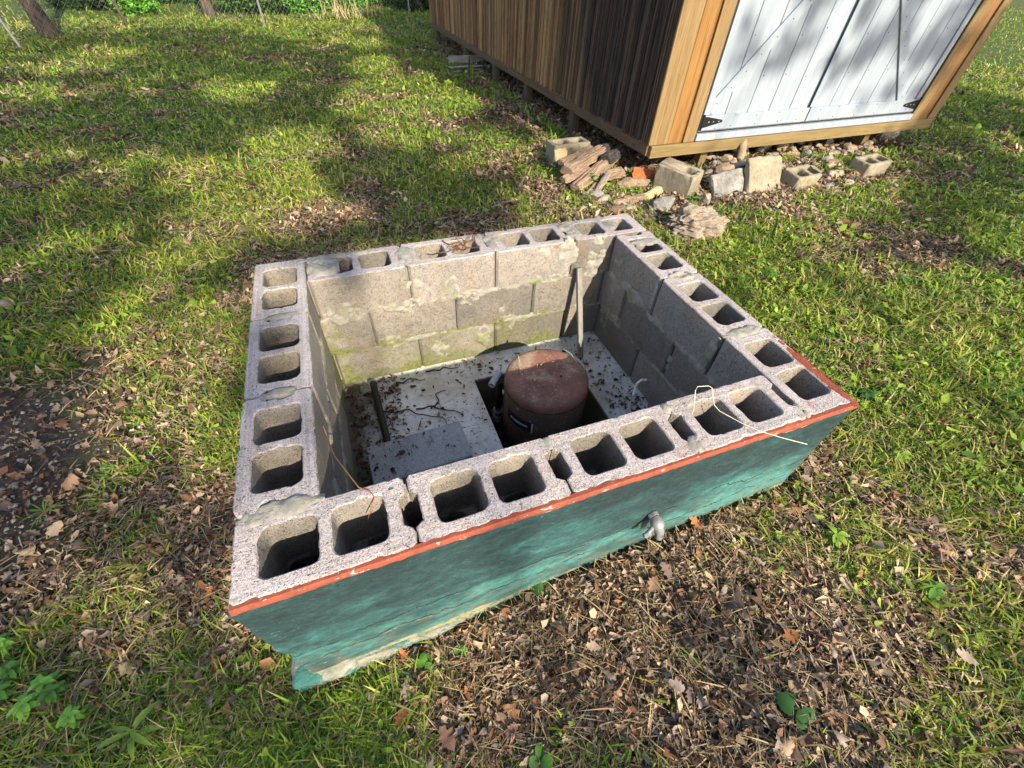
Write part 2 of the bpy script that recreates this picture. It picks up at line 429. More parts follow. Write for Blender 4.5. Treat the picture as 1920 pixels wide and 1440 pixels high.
def m_stone(name, a, b, world=False):
    k = NB(name); p = k.n('ShaderNodeTexCoord').outputs['Object']
    n = k.noise(p, 14, 6, .7); c = k.mix(k.mapr(n, .35, .65), a, b)
    c = k.mix(k.mapr(k.noise(p, 45, 5, .75), .55, .66, 0, .8), c, tuple(q*.35 for q in b))
    return k.fin(c, k.bump(k.noise(p, 30, 6, .75), .012, 1.0), .95)
M_ROCKP = m_stone('pale_stone', (.36, .31, .245), (.19, .16, .125))
M_ROCKG = m_stone('grey_stone', (.30, .29, .27), (.16, .15, .135))
M_ROCKB = m_stone('brown_stone', (.24, .17, .12), (.13, .09, .06))
M_ROCKT = m_stone('tan_stone', (.36, .26, .18), (.20, .145, .10))

def m_wood(name, a, b, dark=(.02, .015, .01), axis='z', stretch=14, rough=.8, streak=.55, sc=6):
    k = NB(name); p = k.n('ShaderNodeTexCoord').outputs['Object']
    s = {'x': (1/stretch, 1, 1), 'y': (1, 1/stretch, 1), 'z': (1, 1, 1/stretch)}[axis]
    pp = k.scl(p, tuple(q*sc*3 for q in s))
    n = k.noise(pp, 2.2, 6, .65, 1.2); n2 = k.noise(k.scl(pp, (3, 3, 3)), 3, 5, .7)
    c = k.mix(k.mapr(n, .32, .68), a, b)
    c = k.mix(k.mapr(n2, .56, .66, 0, streak), c, dark)
    return k.fin(c, k.bump(n2, .003, .8), rough)
M_LOG = m_wood('weathered_log', (.34, .24, .17), (.15, .10, .07), (.02, .015, .012), 'x', 5, .95, 1.0, 13)
M_CHAR = m_wood('charred_wood', (.06, .05, .05), (.02, .018, .018), (.18, .17, .17), 'x', 6, .8, .5)
M_STAKE = m_wood('grey_stake', (.26, .24, .22), (.17, .16, .14), (.10, .09, .08), 'z', 14, .9, .5)
M_CUTWOOD = m_wood('cut_wood', (.55, .40, .24), (.45, .30, .16), (.22, .12, .06), 'x', 8, .85, .4)
M_DRIFT = m_wood('grey_stump', (.32, .26, .21), (.17, .135, .105), (.02, .015, .012), 'x', 3.5, .95, 1.0, 13)
M_POSTW = m_wood('grey_post', (.10, .08, .06), (.06, .05, .035), (.03, .02, .02), 'z', 8)
M_BEAM = m_wood('yellow_beam', (.22, .155, .068), (.13, .095, .042), (.045, .035, .018), 'x', 16, .75, .45, 4)
M_SKID = m_wood('brown_skid', (.17, .10, .06), (.09, .055, .035), (.025, .018, .012), 'y', 14, .85, .8, 4)
M_TRIM = m_wood('golden_trim', (.25, .165, .078), (.135, .085, .035), (.035, .022, .010), 'z', 22, .7, .5, 4)
M_TRIMO = m_wood('orange_trim', (.26, .135, .042), (.145, .068, .020), (.05, .022, .010), 'z', 22, .55, .4, 4)

def m_siding():
    k = NB('reeded_siding'); p = k.n('ShaderNodeTexCoord').outputs['Object']; y = k.sep(p)[1]; z = k.sep(p)[2]
    pp = k.scl(p, (20, 20, 1.3)); n = k.noise(pp, 2.0, 6, .7, .8); n2 = k.noise(k.scl(p, (60, 60, 3)), 2.5, 5, .75); n0 = k.noise(k.scl(p, (7, 7, .3)), 1.0, 2)
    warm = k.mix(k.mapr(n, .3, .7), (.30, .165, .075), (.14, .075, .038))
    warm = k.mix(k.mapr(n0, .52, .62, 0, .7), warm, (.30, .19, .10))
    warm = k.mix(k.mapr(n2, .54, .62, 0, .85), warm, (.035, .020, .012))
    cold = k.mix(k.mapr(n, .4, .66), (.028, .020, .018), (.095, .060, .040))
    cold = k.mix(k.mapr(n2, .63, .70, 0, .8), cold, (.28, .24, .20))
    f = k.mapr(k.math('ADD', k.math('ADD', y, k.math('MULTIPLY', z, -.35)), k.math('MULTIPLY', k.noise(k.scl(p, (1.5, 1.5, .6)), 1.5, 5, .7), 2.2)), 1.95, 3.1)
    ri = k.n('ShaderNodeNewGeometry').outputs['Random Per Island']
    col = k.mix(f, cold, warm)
    col = k.mix(1.0, col, k.ramp(ri, (0, .45), (.5, 1.0), (1, 1.7)), 'MULTIPLY')
    return k.fin(col, k.bump(k.math('ADD', n2, n), .004, .9), .85)
M_SIDING = m_siding()

def m_whitedoor():
    k = NB('white_paint'); p = k.n('ShaderNodeTexCoord').outputs['Object']
    n = k.noise(k.scl(p, (10, 10, 1)), 2, 5, .7)
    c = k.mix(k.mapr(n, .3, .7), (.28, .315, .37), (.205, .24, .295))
    c = k.mix(k.math('MULTIPLY', k.mapr(k.noise(p, 5, 5, .7), .55, .7), k.mapr(k.sep(p)[2], .5, .1, 0, .5)), c, (.55, .50, .36))
    return k.fin(c, k.bump(n, .0015, .6), .5)
M_WHITE = m_whitedoor()
M_SEAM = m_plain('seam_shadow_gap', (.12, .12, .12), .8)
M_SHINGLE = m_plain('shingle', (.09, .085, .08), .95, 0, .4, 20, .004)

def m_ground():
    k = NB('soil'); p = k.geo(); x = k.sep(p)[0]; y = k.sep(p)[1]
    n = k.noise(p, 1.3, 6, .7); n2 = k.noise(p, 14, 6, .75); n3 = k.noise(p, 60, 5, .8)
    c = k.mix(k.mapr(n2, .35, .65), (.065, .046, .030), (.030, .022, .015))
    c = k.mix(k.mapr(n3, .52, .64, 0, .8), c, (.20, .15, .10))
    far = k.mapr(y, 5, 9)
    g = k.mapr(k.math('ADD', n, k.math('MULTIPLY', far, .3)), .42, .6, 0, .85)
    c = k.mix(g, c, k.mix(n3, (.035, .055, .012), (.085, .115, .025)))
    # dark gravelly mud on the far left
    dx = k.math('MULTIPLY', k.math('ADD', x, 1.35), 1.1); dy = k.math('SUBTRACT', y, 1.25)
    d = k.math('SQRT', k.math('ADD', k.math('MULTIPLY', dx, dx), k.math('MULTIPLY', dy, dy)))
    mud = k.mapr(k.math('ADD', d, k.math('MULTIPLY', k.noise(p, 3, 5), .6)), .55, 1.1, 1, 0)
    mc = k.mix(k.mapr(n3, .4, .6), (.14, .105, .085), (.055, .042, .036))
    mc = k.mix(k.mapr(k.noise(p, 35, 4), .66, .70), mc, (.55, .54, .55))
    c = k.mix(mud, c, mc)
    return k.fin(c, k.bump(k.math('ADD', n3, n2), .02, 1.0), .98)
M_GROUND = m_ground()

def m_leafy(name, trans=.35, rough=.6, spec=.25):
    k = NB(name); a = k.n('ShaderNodeAttribute', _attribute_name='col').outputs['Color']
    k.fin(a, rough=rough)
    tr = k.n('ShaderNodeBsdfTranslucent', Color=a); mx = k.n('ShaderNodeMixShader', i0=trans)
    k.t.links.new(k.b.outputs[0], mx.inputs[1]); k.t.links.new(tr.outputs[0], mx.inputs[2])
    k.t.links.new(mx.outputs[0], k.t.nodes['Material Output'].inputs['Surface'])
    return k.m
M_GRASS = m_leafy('grass_blade', .42)
M_DRY = m_leafy('dry_leaf', .2, .7)
M_CROWN = m_leafy('crown_leaf', .3)
def m_bark():
    k = NB('bark'); p = k.n('ShaderNodeTexCoord').outputs['Object']
    n = k.noise(k.scl(p, (18, 18, 4)), 1, 6, .7)
    return k.fin(k.mix(k.mapr(n, .35, .65), (.030, .022, .018), (.11, .085, .065)), k.bump(n, .02, 1), .95)
M_BARK = m_bark()

# ------------------------------------------------------------------ ground sheet
def axis(bps, steps):
    out = [bps[0]]
    for a, b, s in zip(bps[:-1], bps[1:], steps):
        n = max(1, round((b-a)/s)); out += list(np.linspace(a, b, n+1)[1:])
    return np.array(out)
X0, X1, Y0, Y1 = 0.06, 1.77, 0.06, 1.36
xs = axis([-90, -20, -6, -2, X0, X1, 4, 9, 20, 90], [10, .8, .2, .05, .05, .05, .2, .8, 10])
ys = axis([-60, -15, -3, -1.5, Y0, Y1, 4, 10, 20, 90], [10, 1, .2, .05, .05, .05, .15, .5, 8])
gx, gy = np.meshgrid(xs, ys, indexing='ij')
gz = ground(gx, gy); near = (np.hypot(gx-.5, gy-.5) < 5)
gz = gz+np.where(near, .012*(fbm(gx*9, gy*9, 5, 3)-.5), 0)-.004
V = np.stack([gx, gy, gz], -1).reshape(-1, 3); nx, ny = len(xs), len(ys)
i, j = np.meshgrid(np.arange(nx-1), np.arange(ny-1), indexing='ij')
cx = (xs[i]+xs[i+1])/2; cy = (ys[j]+ys[j+1])/2
keep = ~((cx > X0) & (cx < X1) & (cy > Y0) & (cy < Y1))
i = i[keep]; j = j[keep]
F = np.stack([i*ny+j, (i+1)*ny+j, (i+1)*ny+j+1, i*ny+j+1], -1)
g_o = np_mesh('ground', V, [F], None, M_GROUND); tag(g_o, kind='structure')
g_o.data.shade_smooth()

# ------------------------------------------------------------------ block enclosure
B = 0.4064; W = 0.198
encl = empty('block_enclosure', (0.914, 0.711, -0.62))
tag(encl, 'roofless rectangular pit of hollow concrete blocks, teal painted front with red edge', 'well enclosure')

def resample(poly, res):
    out = []
    for i in range(len(poly)):
        a = np.array(poly[i], float); b = np.array(poly[(i+1) % len(poly)], float)
        n = max(1, int(round(np.linalg.norm(b-a)/res)))
        for k in range(n): out.append(a+(b-a)*k/n)
    return np.array(out)
def rrect(u0, u1, v0, v1, r, ns=4):
    p = []
    for (cu, cv, a0) in ((u1-r, v0+r, -90), (u1-r, v1-r, 0), (u0+r, v1-r, 90), (u0+r, v0+r, 180)):
        for k in range(ns+1):
            a = math.radians(a0+90*k/ns); p.append((cu+r*math.cos(a), cv+r*math.sin(a)))
    return p
def normals(P):
    t = np.roll(P, -1, 0)-np.roll(P, 1, 0); t /= np.linalg.norm(t, axis=1)[:, None]+1e-9
    return np.stack([t[:, 1], -t[:, 0]], 1)      # outward for CCW
def block(mb, T, L, W, H, cores, n0=True, n1=True, seed=0, res=.007, zt=0.0, gap=.004, rough=1.0, rc=.010, taper=.10):
    """T maps local (u,v,z) to world. cores: list of (u0,u1,v0,v1)"""
    nd = .02
    pts = [(gap+rc, 0), (L-gap-rc, 0), (L-gap, rc)]
    if n1: pts += [(L-gap, .048), (L-gap-nd, .062), (L-gap-nd, W-.062), (L-gap, W-.048)]
    pts += [(L-gap, W-rc), (L-gap-rc, W), (gap+rc, W), (gap, W-rc)]
    if n0: pts += [(gap, W-.048), (gap+nd, W-.062), (gap+nd, .062), (gap, .048)]
    pts += [(gap, rc)]
    loops = [(resample(pts, res), 1, 0)]
    for (u0, u1, v0, v1) in cores:
        loops.append((resample(rrect(u0, u1, v0, v1, .022), res)[::-1], -1, 1))
    zl_o = [0, -.0035]+[-.0035-(H-.0035)*k/7 for k in range(1, 8)]
    tops = []
    for P, sg, core in loops:
        Nn = normals(P)              # outward from the solid for both orientations
        m = len(P); rings = []
        for li, dz in enumerate(zl_o):
            sx = P[:, 0]*60+seed*13.7; sy = P[:, 1]*60+dz*40
            hf = (vn(sx*1.6, sy*1.6+dz*160, seed)-.5)*.0016*rough
            lf = (vn(P[:, 0]*9+seed*3.1, P[:, 1]*9+dz*9, seed+5)-.5)*.0022*rough
            ch = np.maximum(0, vn(P[:, 0]*38+seed, P[:, 1]*38, seed+9)-.70)*.036*rough
            ins = (.0035 if li == 0 else 0)
            edge = ch*(1.0 if li == 0 else (.55 if li == 1 else 0))
            off = -ins-edge+hf+lf
            if core:
                t = (-dz/H)
                cen = P.mean(0); shrink = taper*t
                Q = P+(cen-P)*shrink*.5+Nn*off[:, None]
            else: Q = P+Nn*off[:, None]
            zz = zt+dz+ 0.0
            rings.append(np.column_stack([Q, np.broadcast_to(zz, (m,))]))
        vs = np.concatenate(rings)
        fs = []
        for r in range(len(zl_o)-1):
            for k in range(m):
                a = r*m+k; b = r*m+(k+1) % m; fs.append((a, a+m, b+m, b))
        base = mb.n
        mb.add([T @ Vector(p) for p in vs], fs)
        tops.append((base, rings[0], rings[-1], (len(zl_o)-1)*m))
    polys = [[Vector(p) for p in r0] for (_, r0, _, _) in tops]
    idx = []
    for (bs, r0, _, _) in tops: idx += [bs+k for k in range(len(r0))]
    for tri in tessellate_polygon(polys):
        a, b, c = (idx[q] for q in tri)
        pa, pb, pc = (Vector(mb.v[q]) for q in (a, b, c))
        if (pb-pa).cross(pc-pa).dot(T.to_3x3() @ Vector((0, 0, 1))) < 0: a, b, c = a, c, b
        mb.f.append((a, b, c))
    idx = []
    for (bs, _, r1, o) in tops: idx += [bs+o+k for k in range(len(r1))]
    for tri in tessellate_polygon([[Vector((p[0], p[1], 0)) for p in r1] for (_, _, r1, _) in tops]):
        a, b, c = (idx[q] for q in tri)
        pa, pb, pc = (Vector(mb.v[q]) for q in (a, b, c))
        if (pb-pa).cross(pc-pa).dot(T.to_3x3() @ Vector((0, 0, 1))) > 0: a, b, c = a, c, b
        mb.f.append((a, b, c))

def Tm(ox, oy, ux, uy):      # local u along (ux,uy), v to its left
    return Matrix(((ux, -uy, 0, ox), (uy, ux, 0, oy), (0, 0, 1, 0), (0, 0, 0, 1)))
CO = [(.060, .188, .036, W-.036), (.219, .347, .036, W-.036)]
H = .2005
# four walls of the top course (pinwheel); each runs with v pointing outwards or inwards as noted
walls = {
 'front': dict(T=Tm(0, 0, 1, 0), n=4),                       # u=+x, v=+y
 'right': dict(T=Tm(4.5*B, 0, 0, 1), n=3),                   # u=+y, v=-x
 'back': dict(T=Tm(4.5*B, 3.5*B, -1, 0), n=4),               # u=-x, v=-y
 'left': dict(T=Tm(0, 3.5*B, 0, -1), n=3),                   # u=-y, v=+x
}
wall_objs = {}
sd = 0
for wn, w in walls.items():
    mb = MB(); n = w['n']
    for k in range(n):
        sd += 1
        cores = [tuple(c) for c in CO]
        T = w['T'] @ Matrix.Translation((k*B, rng.normal(0, .0015), 0))
        ze = rng.normal(0, .0018)
        block(mb, T, B, W, H, cores, n0=(k > 0), n1=True, seed=sd, zt=ze, gap=.003)
    # second and third course, shifted half a block
    for c in (1, 2):
        z0 = -.203*c; L = (n+.5)*B
        us = [.5*B+q*B for q in range(n)] if c == 1 else [q*B for q in range(n)]
        for q, u in enumerate(us):
            sd += 1
            T = w['T'] @ Matrix.Translation((u, rng.normal(0, .0012), 0))
            cs = [(a+.004, b_+.002, .030, W-.040) for (a, b_, _, _) in CO]
            block(mb, T, B, W, .2005, cs, n0=True, n1=True, seed=sd, res=.016, zt=z0, rough=.9, taper=-.10, gap=.0022)
    wo = mb.build('block_wall', M_WALL, encl, smooth=True, angle=40)
    nr = np.zeros(len(wo.data.polygons)*3); wo.data.polygons.foreach_get('normal', nr)
    wo.data.polygons.foreach_set('use_smooth', np.abs(nr.reshape(-1, 3)[:, 2]) < .93)
    wall_objs[wn] = wo
labs = dict(front='front block wall with a row of open cores along its top', right='right hand block wall, inner face in shade',
            back='back block wall with mossy inner face', left='left block wall nearest the bare soil')
for k_, o in wall_objs.items(): o['label'] = labs[k_]

# mortar: bed strips, joint fills and organic smears
mo = MB()
for wn, w in walls.items():
    n = w['n']; L = (n+.5)*B
    for c in (1, 2):
        zc = -.203*c+.004
        for (v0, v1) in ((.014, .034), (W-.034, W-.014)):
            u0 = 0.004 if True else 0
            mo.box((u0+.003, v0, zc-.008), (n*B-.004, v1, zc+.004), w['T'])
            if c == 1: mo.box((n*B+.001, v0, zc-.008), (n*B+.5*B-.205 if False else n*B+.001+.0, v1, zc+.004), w['T'])
    for c in range(3):
        z1 = -.203*c-.012; z0 = z1-.175
        us = [q*B for q in range(1, n+1)] if c != 1 else [.5*B+q*B for q in range(0, n)]
        for u in us:
            for (v0, v1) in ((.022, .045), (W-.045, W-.022)):
                mo.box((u-.006, v0, z0), (u+.006, v1, z1 - rng.uniform(0, .01)), w['T'])

def smear(mb, O, U, Vv, N, ru, rv, th, seed, res=.008, thr=.42, fr=14):
    """organic blob of mortar lying on a plane; parts below the surface stay hidden"""
    O, U, Vv, N = (np.array(q, float) for q in (O, U, Vv, N))
    nu = int(2*ru/res)+1; nv = int(2*rv/res)+1
    a, b = np.meshgrid(np.linspace(-1, 1, nu), np.linspace(-1, 1, nv), indexing='ij')
    r2 = a*a+b*b; nn = fbm(a*ru*fr+seed*7, b*rv*fr+seed*3, seed, 4)
    h = (nn-thr)*2.2-np.maximum(0, r2-.35)*1.1
    hh = np.clip(h*2.5, -1, 1)*th*.7+np.clip(h, 0, 1)*th*.8*vn(a*ru*60, b*rv*60, seed)
    P = O+U*(a*ru)[..., None]+Vv*(b*rv)[..., None]+N*hh[..., None]
    keep = h > -.15
    idx = -np.ones((nu, nv), int); vs = []; fs = []
    for i in range(nu-1):
        for j in range(nv-1):
            if keep[i, j] or keep[i+1, j] or keep[i+1, j+1] or keep[i, j+1]:
                q = []
                for (ii, jj) in ((i, j), (i+1, j), (i+1, j+1), (i, j+1)):
                    if idx[ii, jj] < 0: idx[ii, jj] = len(vs); vs.append(P[ii, jj])
                    q.append(idx[ii, jj])
                fs.append(tuple(q))
    if np.dot(np.cross(U, Vv), N) < 0: fs = [f[::-1] for f in fs]
    mb.add(vs, fs)
ex, ey, ez = (1, 0, 0), (0, 1, 0), (0, 0, 1)
# on the wall tops
for (x, y, ru, rv, th, s, thr) in (
    (.095, .200, .115, .034, .010, 1, .33), (.27, 1.325, .065, .085, .014, 2, .25), (1.70, .405, .09, .012, .004, 4, .36), (1.632, .03, .016, .03, .005, 5, .36), (1.73, 1.12, .09, .035, .004, 6, .38),
    (.407, .17, .014, .022, .005, 7, .36), (.815, .172, .015, .022, .005, 8, .36), (1.22, .175, .018, .022, .006, 9, .34), (1.22, .03, .03, .03, .004, 19, .42),
    (.62, 1.32, .04, .09, .008, 10, .36), (1.02, 1.32, .03, .08, .006, 11, .38), (1.43, 1.32, .05, .085, .007, 12, .34), (1.66, 1.33, .05, .05, .004, 13, .44),
    (1.73, .81, .085, .035, .009, 14, .34), (1.73, .41, .085, .03, .006, 15, .38), (.10, 1.015, .08, .02, .004, 16, .42), (.10, .61, .09, .022, .006, 17, .40), (.30, 1.40, .2, .02, .006, 18, .42)):
    smear(mo, (x, y, -.0005), ex, ey, ez, ru, rv, th, s, .006, thr, 22)
# back wall inner face (y = 1.224, facing -y)
yb = 3.5*B-W
for q, (x, z, ru, rv, th, thr) in enumerate((
    (.30, -.17, .08, .08, .012, .44), (.55, -.195, .13, .03, .010, .36), (.90, -.20, .16, .022, .007, .40), (.80, -.15, .05, .07, .006, .44),
    (1.38, -.08, .07, .11, .008, .38), (1.30, -.19, .14, .03, .007, .40), (1.56, -.12, .06, .13, .010, .36), (1.50, -.40, .14, .02, .006, .42),
    (.60, -.40, .18, .018, .007, .42), (.95, -.47, .05, .09, .008, .42), (1.15, -.40, .14, .016, .006, .42), (.72, -.50, .06, .07, .005, .46),
    (.62, -.10, .06, .03, .003, .5), (1.25, -.05, .05, .04, .004, .46), (.28, -.20, .06, .05, .012, .34), (1.05, -.30, .02, .09, .004, .42), (.65, -.30, .012, .08, .004, .42))):
    smear(mo, (x, yb-.0005, z), ex, ez, (0, -1, 0), ru, rv, th, 30+q, .006, thr+.03, 34)
# right wall inner face (x = 4.5B-W, facing -x), left wall inner face (x = W, facing +x)
xr = 4.5*B-W
for q, (y, z, ru, rv, th, thr) in enumerate(((.98, -.20, .13, .05, .006, .42), (.45, -.20, .16, .02, .006, .42), (.62, -.40, .25, .016, .005, .42), (.80, -.205, .12, .014, .005, .44), (.43, -.09, .02, .08, .005, .42), (1.15, -.35, .05, .2, .006, .42), (.60, -.31, .014, .09, .004, .42), (.83, -.10, .012, .09, .004, .42), (1.15, -.08, .05, .05, .005, .46), (.33, -.40, .14, .02, .006, .4))):
    smear(mo, (xr-.0005, y, z), ey, ez, (-1, 0, 0), ru, rv, th, 60+q, .008, thr, 20)
for q, (y, z, ru, rv, th, thr) in enumerate(((.95, -.20, .22, .03, .007, .38), (.55, -.20, .2, .018, .005, .42), (.8, -.405, .3, .018, .006, .4), (.45, -.405, .2, .018, .006, .4))):
    smear(mo, (W+.0005, y, z), ey, ez, (1, 0, 0), ru, rv, th, 80+q, .008, thr, 20)
mo.build('mortar', M_MORTAR, encl, smooth=True, angle=50)

# footing under the walls, broken at the near left corner
ft = MB()
def rough_box(mb, lo, hi, res, amp, seed):
    lo = np.array(lo, float); hi = np.array(hi, float)
    bm = bmesh.new(); bmesh.ops.create_cube(bm, size=1)
    n = int(max(hi-lo)/res); 
    for axx in range(3):
        m = int((hi-lo)[axx]/res)
        for c in range(1, m+1):
            t = -.5+c/(m+1); no = [0, 0, 0]; no[axx] = 1; co = [0, 0, 0]; co[axx] = t
            bmesh.ops.bisect_plane(bm, geom=bm.verts[:]+bm.edges[:]+bm.faces[:], plane_co=co, plane_no=no)
    for v in bm.verts:
        p = Vector([lo[a]+(v.co[a]+.5)*(hi-lo)[a] for a in range(3)])
        nrm = Vector([(1 if v.co[a] > .499 else (-1 if v.co[a] < -.499 else 0)) for a in range(3)])
        cnt = sum(abs(q) for q in nrm)
        d = noise.fractal(p*9+Vector((seed, 0, 0)), .8, 2, 4)*amp-(cnt-1)*amp*.6
        p += nrm.normalized()*d if cnt else Vector((0, 0, 0))
        v.co = p
    bm.verts.index_update()
    mb.add([tuple(v.co) for v in bm.verts], [tuple(v.index for v in f.verts) for f in bm.faces]); bm.free()
rough_box(ft, (-.075, -.030, -.86), (.13, .20, -.635), .02, .014, 3)
rough_box(ft, (.10, -.022, -.86), (1.83, .21, -.635), .03, .010, 5)
rough_box(ft, (-.02, .2, -.86), (.2, 1.43, -.62), .05, .008, 6)
rough_box(ft, (.2, 1.23, -.86), (1.84, 1.43, -.62), .05, .008, 7)
rough_box(ft, (1.64, .2, -.86), (1.84, 1.24, -.62), .05, .008, 8)
def m_foot():
    k = NB('footing'); p = k.geo(); n = k.noise(p, 18, 6, .75)
    c = k.mix(k.mapr(n, .35, .65), (.30, .285, .24), (.13, .145, .10))
    c = k.mix(k.mapr(k.noise(p, 13, 5, .7), .52, .56), c, (.05, .16, .14))
    return k.fin(c, k.bump(k.noise(p, 60, 5, .75), .008, 1), .9)
ft.build('footing', m_foot(), encl, smooth=True, angle=40)

# painted render skin on the front (from just under the top down into the litter) and the red edge band
def skin(mb, x0, x1, ztop, zbot, y0, th, res, seed, amp):
    nx = int((x1-x0)/res); nz = max(2, int((ztop-zbot)/res)); vs = []; fs = []
    for layer in (0, 1):
        for i in range(nx+1):
            x = x0+(x1-x0)*i/nx
            wob = (noise.noise(Vector((x*6, seed, 0)))*.010)+(noise.noise(Vector((x*40, seed, 4)))*.006)
            for j in range(nz+1):
                t = j/nz; z = ztop+(zbot-ztop)*t
                if j == 0: z += wob*.3
                if j == nz: z += wob
                d = noise.fractal(Vector((x*1.5, seed, z*2.5)), .9, 2, 2)*amp
                e = .003 if (j in (0, nz) or i in (0, nx)) else 0
                xx = x
                if i == 0: xx += noise.noise(Vector((seed, z*14, 2)))*.010
                vs.append((xx, (y0-th-d-.004*t+e) if layer == 0 else y0+.004, z))
    s = (nx+1)*(nz+1)
    for i in range(nx):
        for j in range(nz):
            a = i*(nz+1)+j; fs.append((a, a+1, a+nz+2, a+nz+1)); fs.append((s+a, s+a+nz+1, s+a+nz+2, s+a+1))
    for i in range(nx):
        a = i*(nz+1); b = a+nz+1; fs.append((a, b, s+b, s+a)); a += nz; b += nz; fs.append((a, s+a, s+b, b))
    for j in range(nz):
        a = j; fs.append((a, s+a, s+a+1, a+1)); a = nx*(nz+1)+j; fs.append((a, a+1, s+a+1, s+a))
    mb.add(vs, fs)
sk = MB(); skin(sk, -.004, 1.832, -.021, -.74, 0, .008, .015, 2, .005)
skn = sk.build('teal_render', M_TEAL, encl, smooth=True, angle=60)
rb = MB(); skin(rb, .004, 1.834, -.003, -.023, 0, .010, .006, 9, .0015)
rb.build('red_band', M_RED, encl, smooth=True, angle=50)
rb2 = MB()     # red paint carried round the right outer top edge
for (y0_, y1_) in ((.0, .33),):
    smear(rb2, (1.818, .17, -.0008), ex, ey, ez, .020, .20, .0022, 91, .005, .30, 20)
    smear(rb2, (1.8325, .17, -.012), ey, ez, (1, 0, 0), .20, .014, .0022, 92, .005, .28, 20)
rb2.build('red_band', M_RED, encl)

# slab with square pit
sl_ = MB()
hx0, hx1, hy0, hy1 = .843, 1.395, .56, 1.054; zt = -.612
def grid_patch(mb, x0, x1, y0, y1, z, res=.02, amp=.004):
    nx = max(1, int((x1-x0)/res)); ny = max(1, int((y1-y0)/res)); vs = []
    for i in range(nx+1):
        for j in range(ny+1):
            x = x0+(x1-x0)*i/nx; y = y0+(y1-y0)*j/ny
            e = (1 if (0 < i < nx and 0 < j < ny) else 0)
            vs.append((x, y, z+e*amp*noise.noise(Vector((x*12, y*12, 0)))))
    mb.add(vs, [(i*(ny+1)+j, (i+1)*(ny+1)+j, (i+1)*(ny+1)+j+1, i*(ny+1)+j+1) for i in range(nx) for j in range(ny)])
ix0, ix1, iy0, iy1 = .15, 1.68, .15, 1.27
grid_patch(sl_, ix0, hx0, iy0, iy1, zt); grid_patch(sl_, hx1, ix1, iy0, iy1, zt)
grid_patch(sl_, hx0, hx1, iy0, hy0, zt); grid_patch(sl_, hx0, hx1, hy1, iy1, zt)
pb = -1.12
P8 = [(hx0, hy0, zt), (hx1, hy0, zt), (hx1, hy1, zt), (hx0, hy1, zt)]; Q8 = [(a, b, pb) for a, b, _ in P8]
sl_.add(P8+Q8, [(0, 1, 5, 4), (1, 2, 6, 5), (2, 3, 7, 6), (3, 0, 4, 7), (4, 5, 6, 7)])
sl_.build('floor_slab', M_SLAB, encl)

# hose bib on the front wall
tapx, tapz = 1.140, -.298
fa = MB()
T = Matrix.Translation((tapx, 0, tapz))
def tb(mb, pts, r, n=14): mb.tube([np.array(p)+np.array([tapx, 0, tapz]) for p in pts], r, n)
tb(fa, [(0, .02, 0), (0, -.020, 0)], .011)
tb(fa, [(0, -.014, 0), (0, -.026, 0)], .019, 6)
tb(fa, [(0, -.026, 0), (0, -.036, -.002), (0, -.048, -.006), (0.001, -.058, -.012)], [.015, .021, .0225, .018], 16)
tb(fa, [(0, -.050, -.004), (.003, -.060, -.024), (.006, -.064, -.036)], [.018, .0155, .0145], 16)
tb(fa, [(.006, -.064, -.036), (.0065, -.065, -.041), (.008, -.067, -.050)], [.016, .016, .013], 6)
tb(fa, [(.008, -.067, -.048), (.010, -.070, -.068)], [.011, .0107], 16)
tb(fa, [(.0095, -.0695, -.062), (.0098, -.0698, -.065)], [.0122, .0122], 16)
fo = fa.build('faucet', M_CHROME, encl, smooth=True)
fh = MB()
tb(fh, [(-.012, -.046, -.006), (-.024, -.052, -.020), (-.036, -.056, -.036)], [.009, .0075, .0085], 12)
for a in range(6):
    an = a*math.pi/3; d = np.array([math.cos(an)*.8, math.sin(an)*.35, math.sin(an)*-.6])
    c0 = np.array([-.036, -.057, -.040]); tb(fh, [c0, c0+d*.016], [.006, .0075], 8)
fh.build('handle', M_CHROME, fo, smooth=True)
# ------------------------------------------------------------------ pressure tank in the pit
tx, ty, tz = 1.122, .785, -.392
tank = empty('pressure_tank', (tx, ty, pb))
tag(tank, 'rusty round steel tank standing in the square floor pit', 'tank')
tk = MB()
R_ = .199
prof = [(R_-.01, -.725), (R_, -.70), (R_, -.075), (R_+.002, -.070), (R_+.002, -.062), (R_-.001, -.058), (R_-.001, -.048), (R_-.002, -.036), (R_-.006, -.024), (R_-.016, -.014), (R_-.035, -.008), (R_-.07, -.004), (.09, -.001), (.04, 0), (0.0001, .001)]
tk.lathe(prof, (tx, ty, tz), 72)
body = tk.build('shell', M_RUST, tank, smooth=True, angle=30)
for (u, v) in ((1005, 652), (1052, 706)):
    p = at(u, v, tz); lg = MB()
    lg.tube([p-np.array([0, 0, .012]), p+np.array([0, 0, .006])], [.006, .005], 8)
    lg.build('lifting_lug', M_ROOT, tank)
lb = MB()      # black maker's plate, wraps the shell on the camera's left
def wrap(mb, a0, a1, z0, z1, r, n=12):
    vs = []; 
    for k in range(n+1):
        a = math.radians(a0+(a1-a0)*k/n)
        for z in (z0, z1):
            for rr in (r, r+.002): vs.append((tx+rr*math.cos(a), ty+rr*math.sin(a), z))
    fs = []
    for k in range(n):
        a = 4*k; b = a+4
        fs += [(a+1, b+1, b+3, a+3), (a, a+2, b+2, b), (a+2, a+3, b+3, b+2), (a, b, b+1, a+1)]
    fs += [(0, 1, 3, 2), (4*n, 4*n+2, 4*n+3, 4*n+1)]
    mb.add(vs, fs)
wrap(lb, 188, 232, -.60, -.535, R_+.0005); lbo = lb.build('label', M_LBL, body)
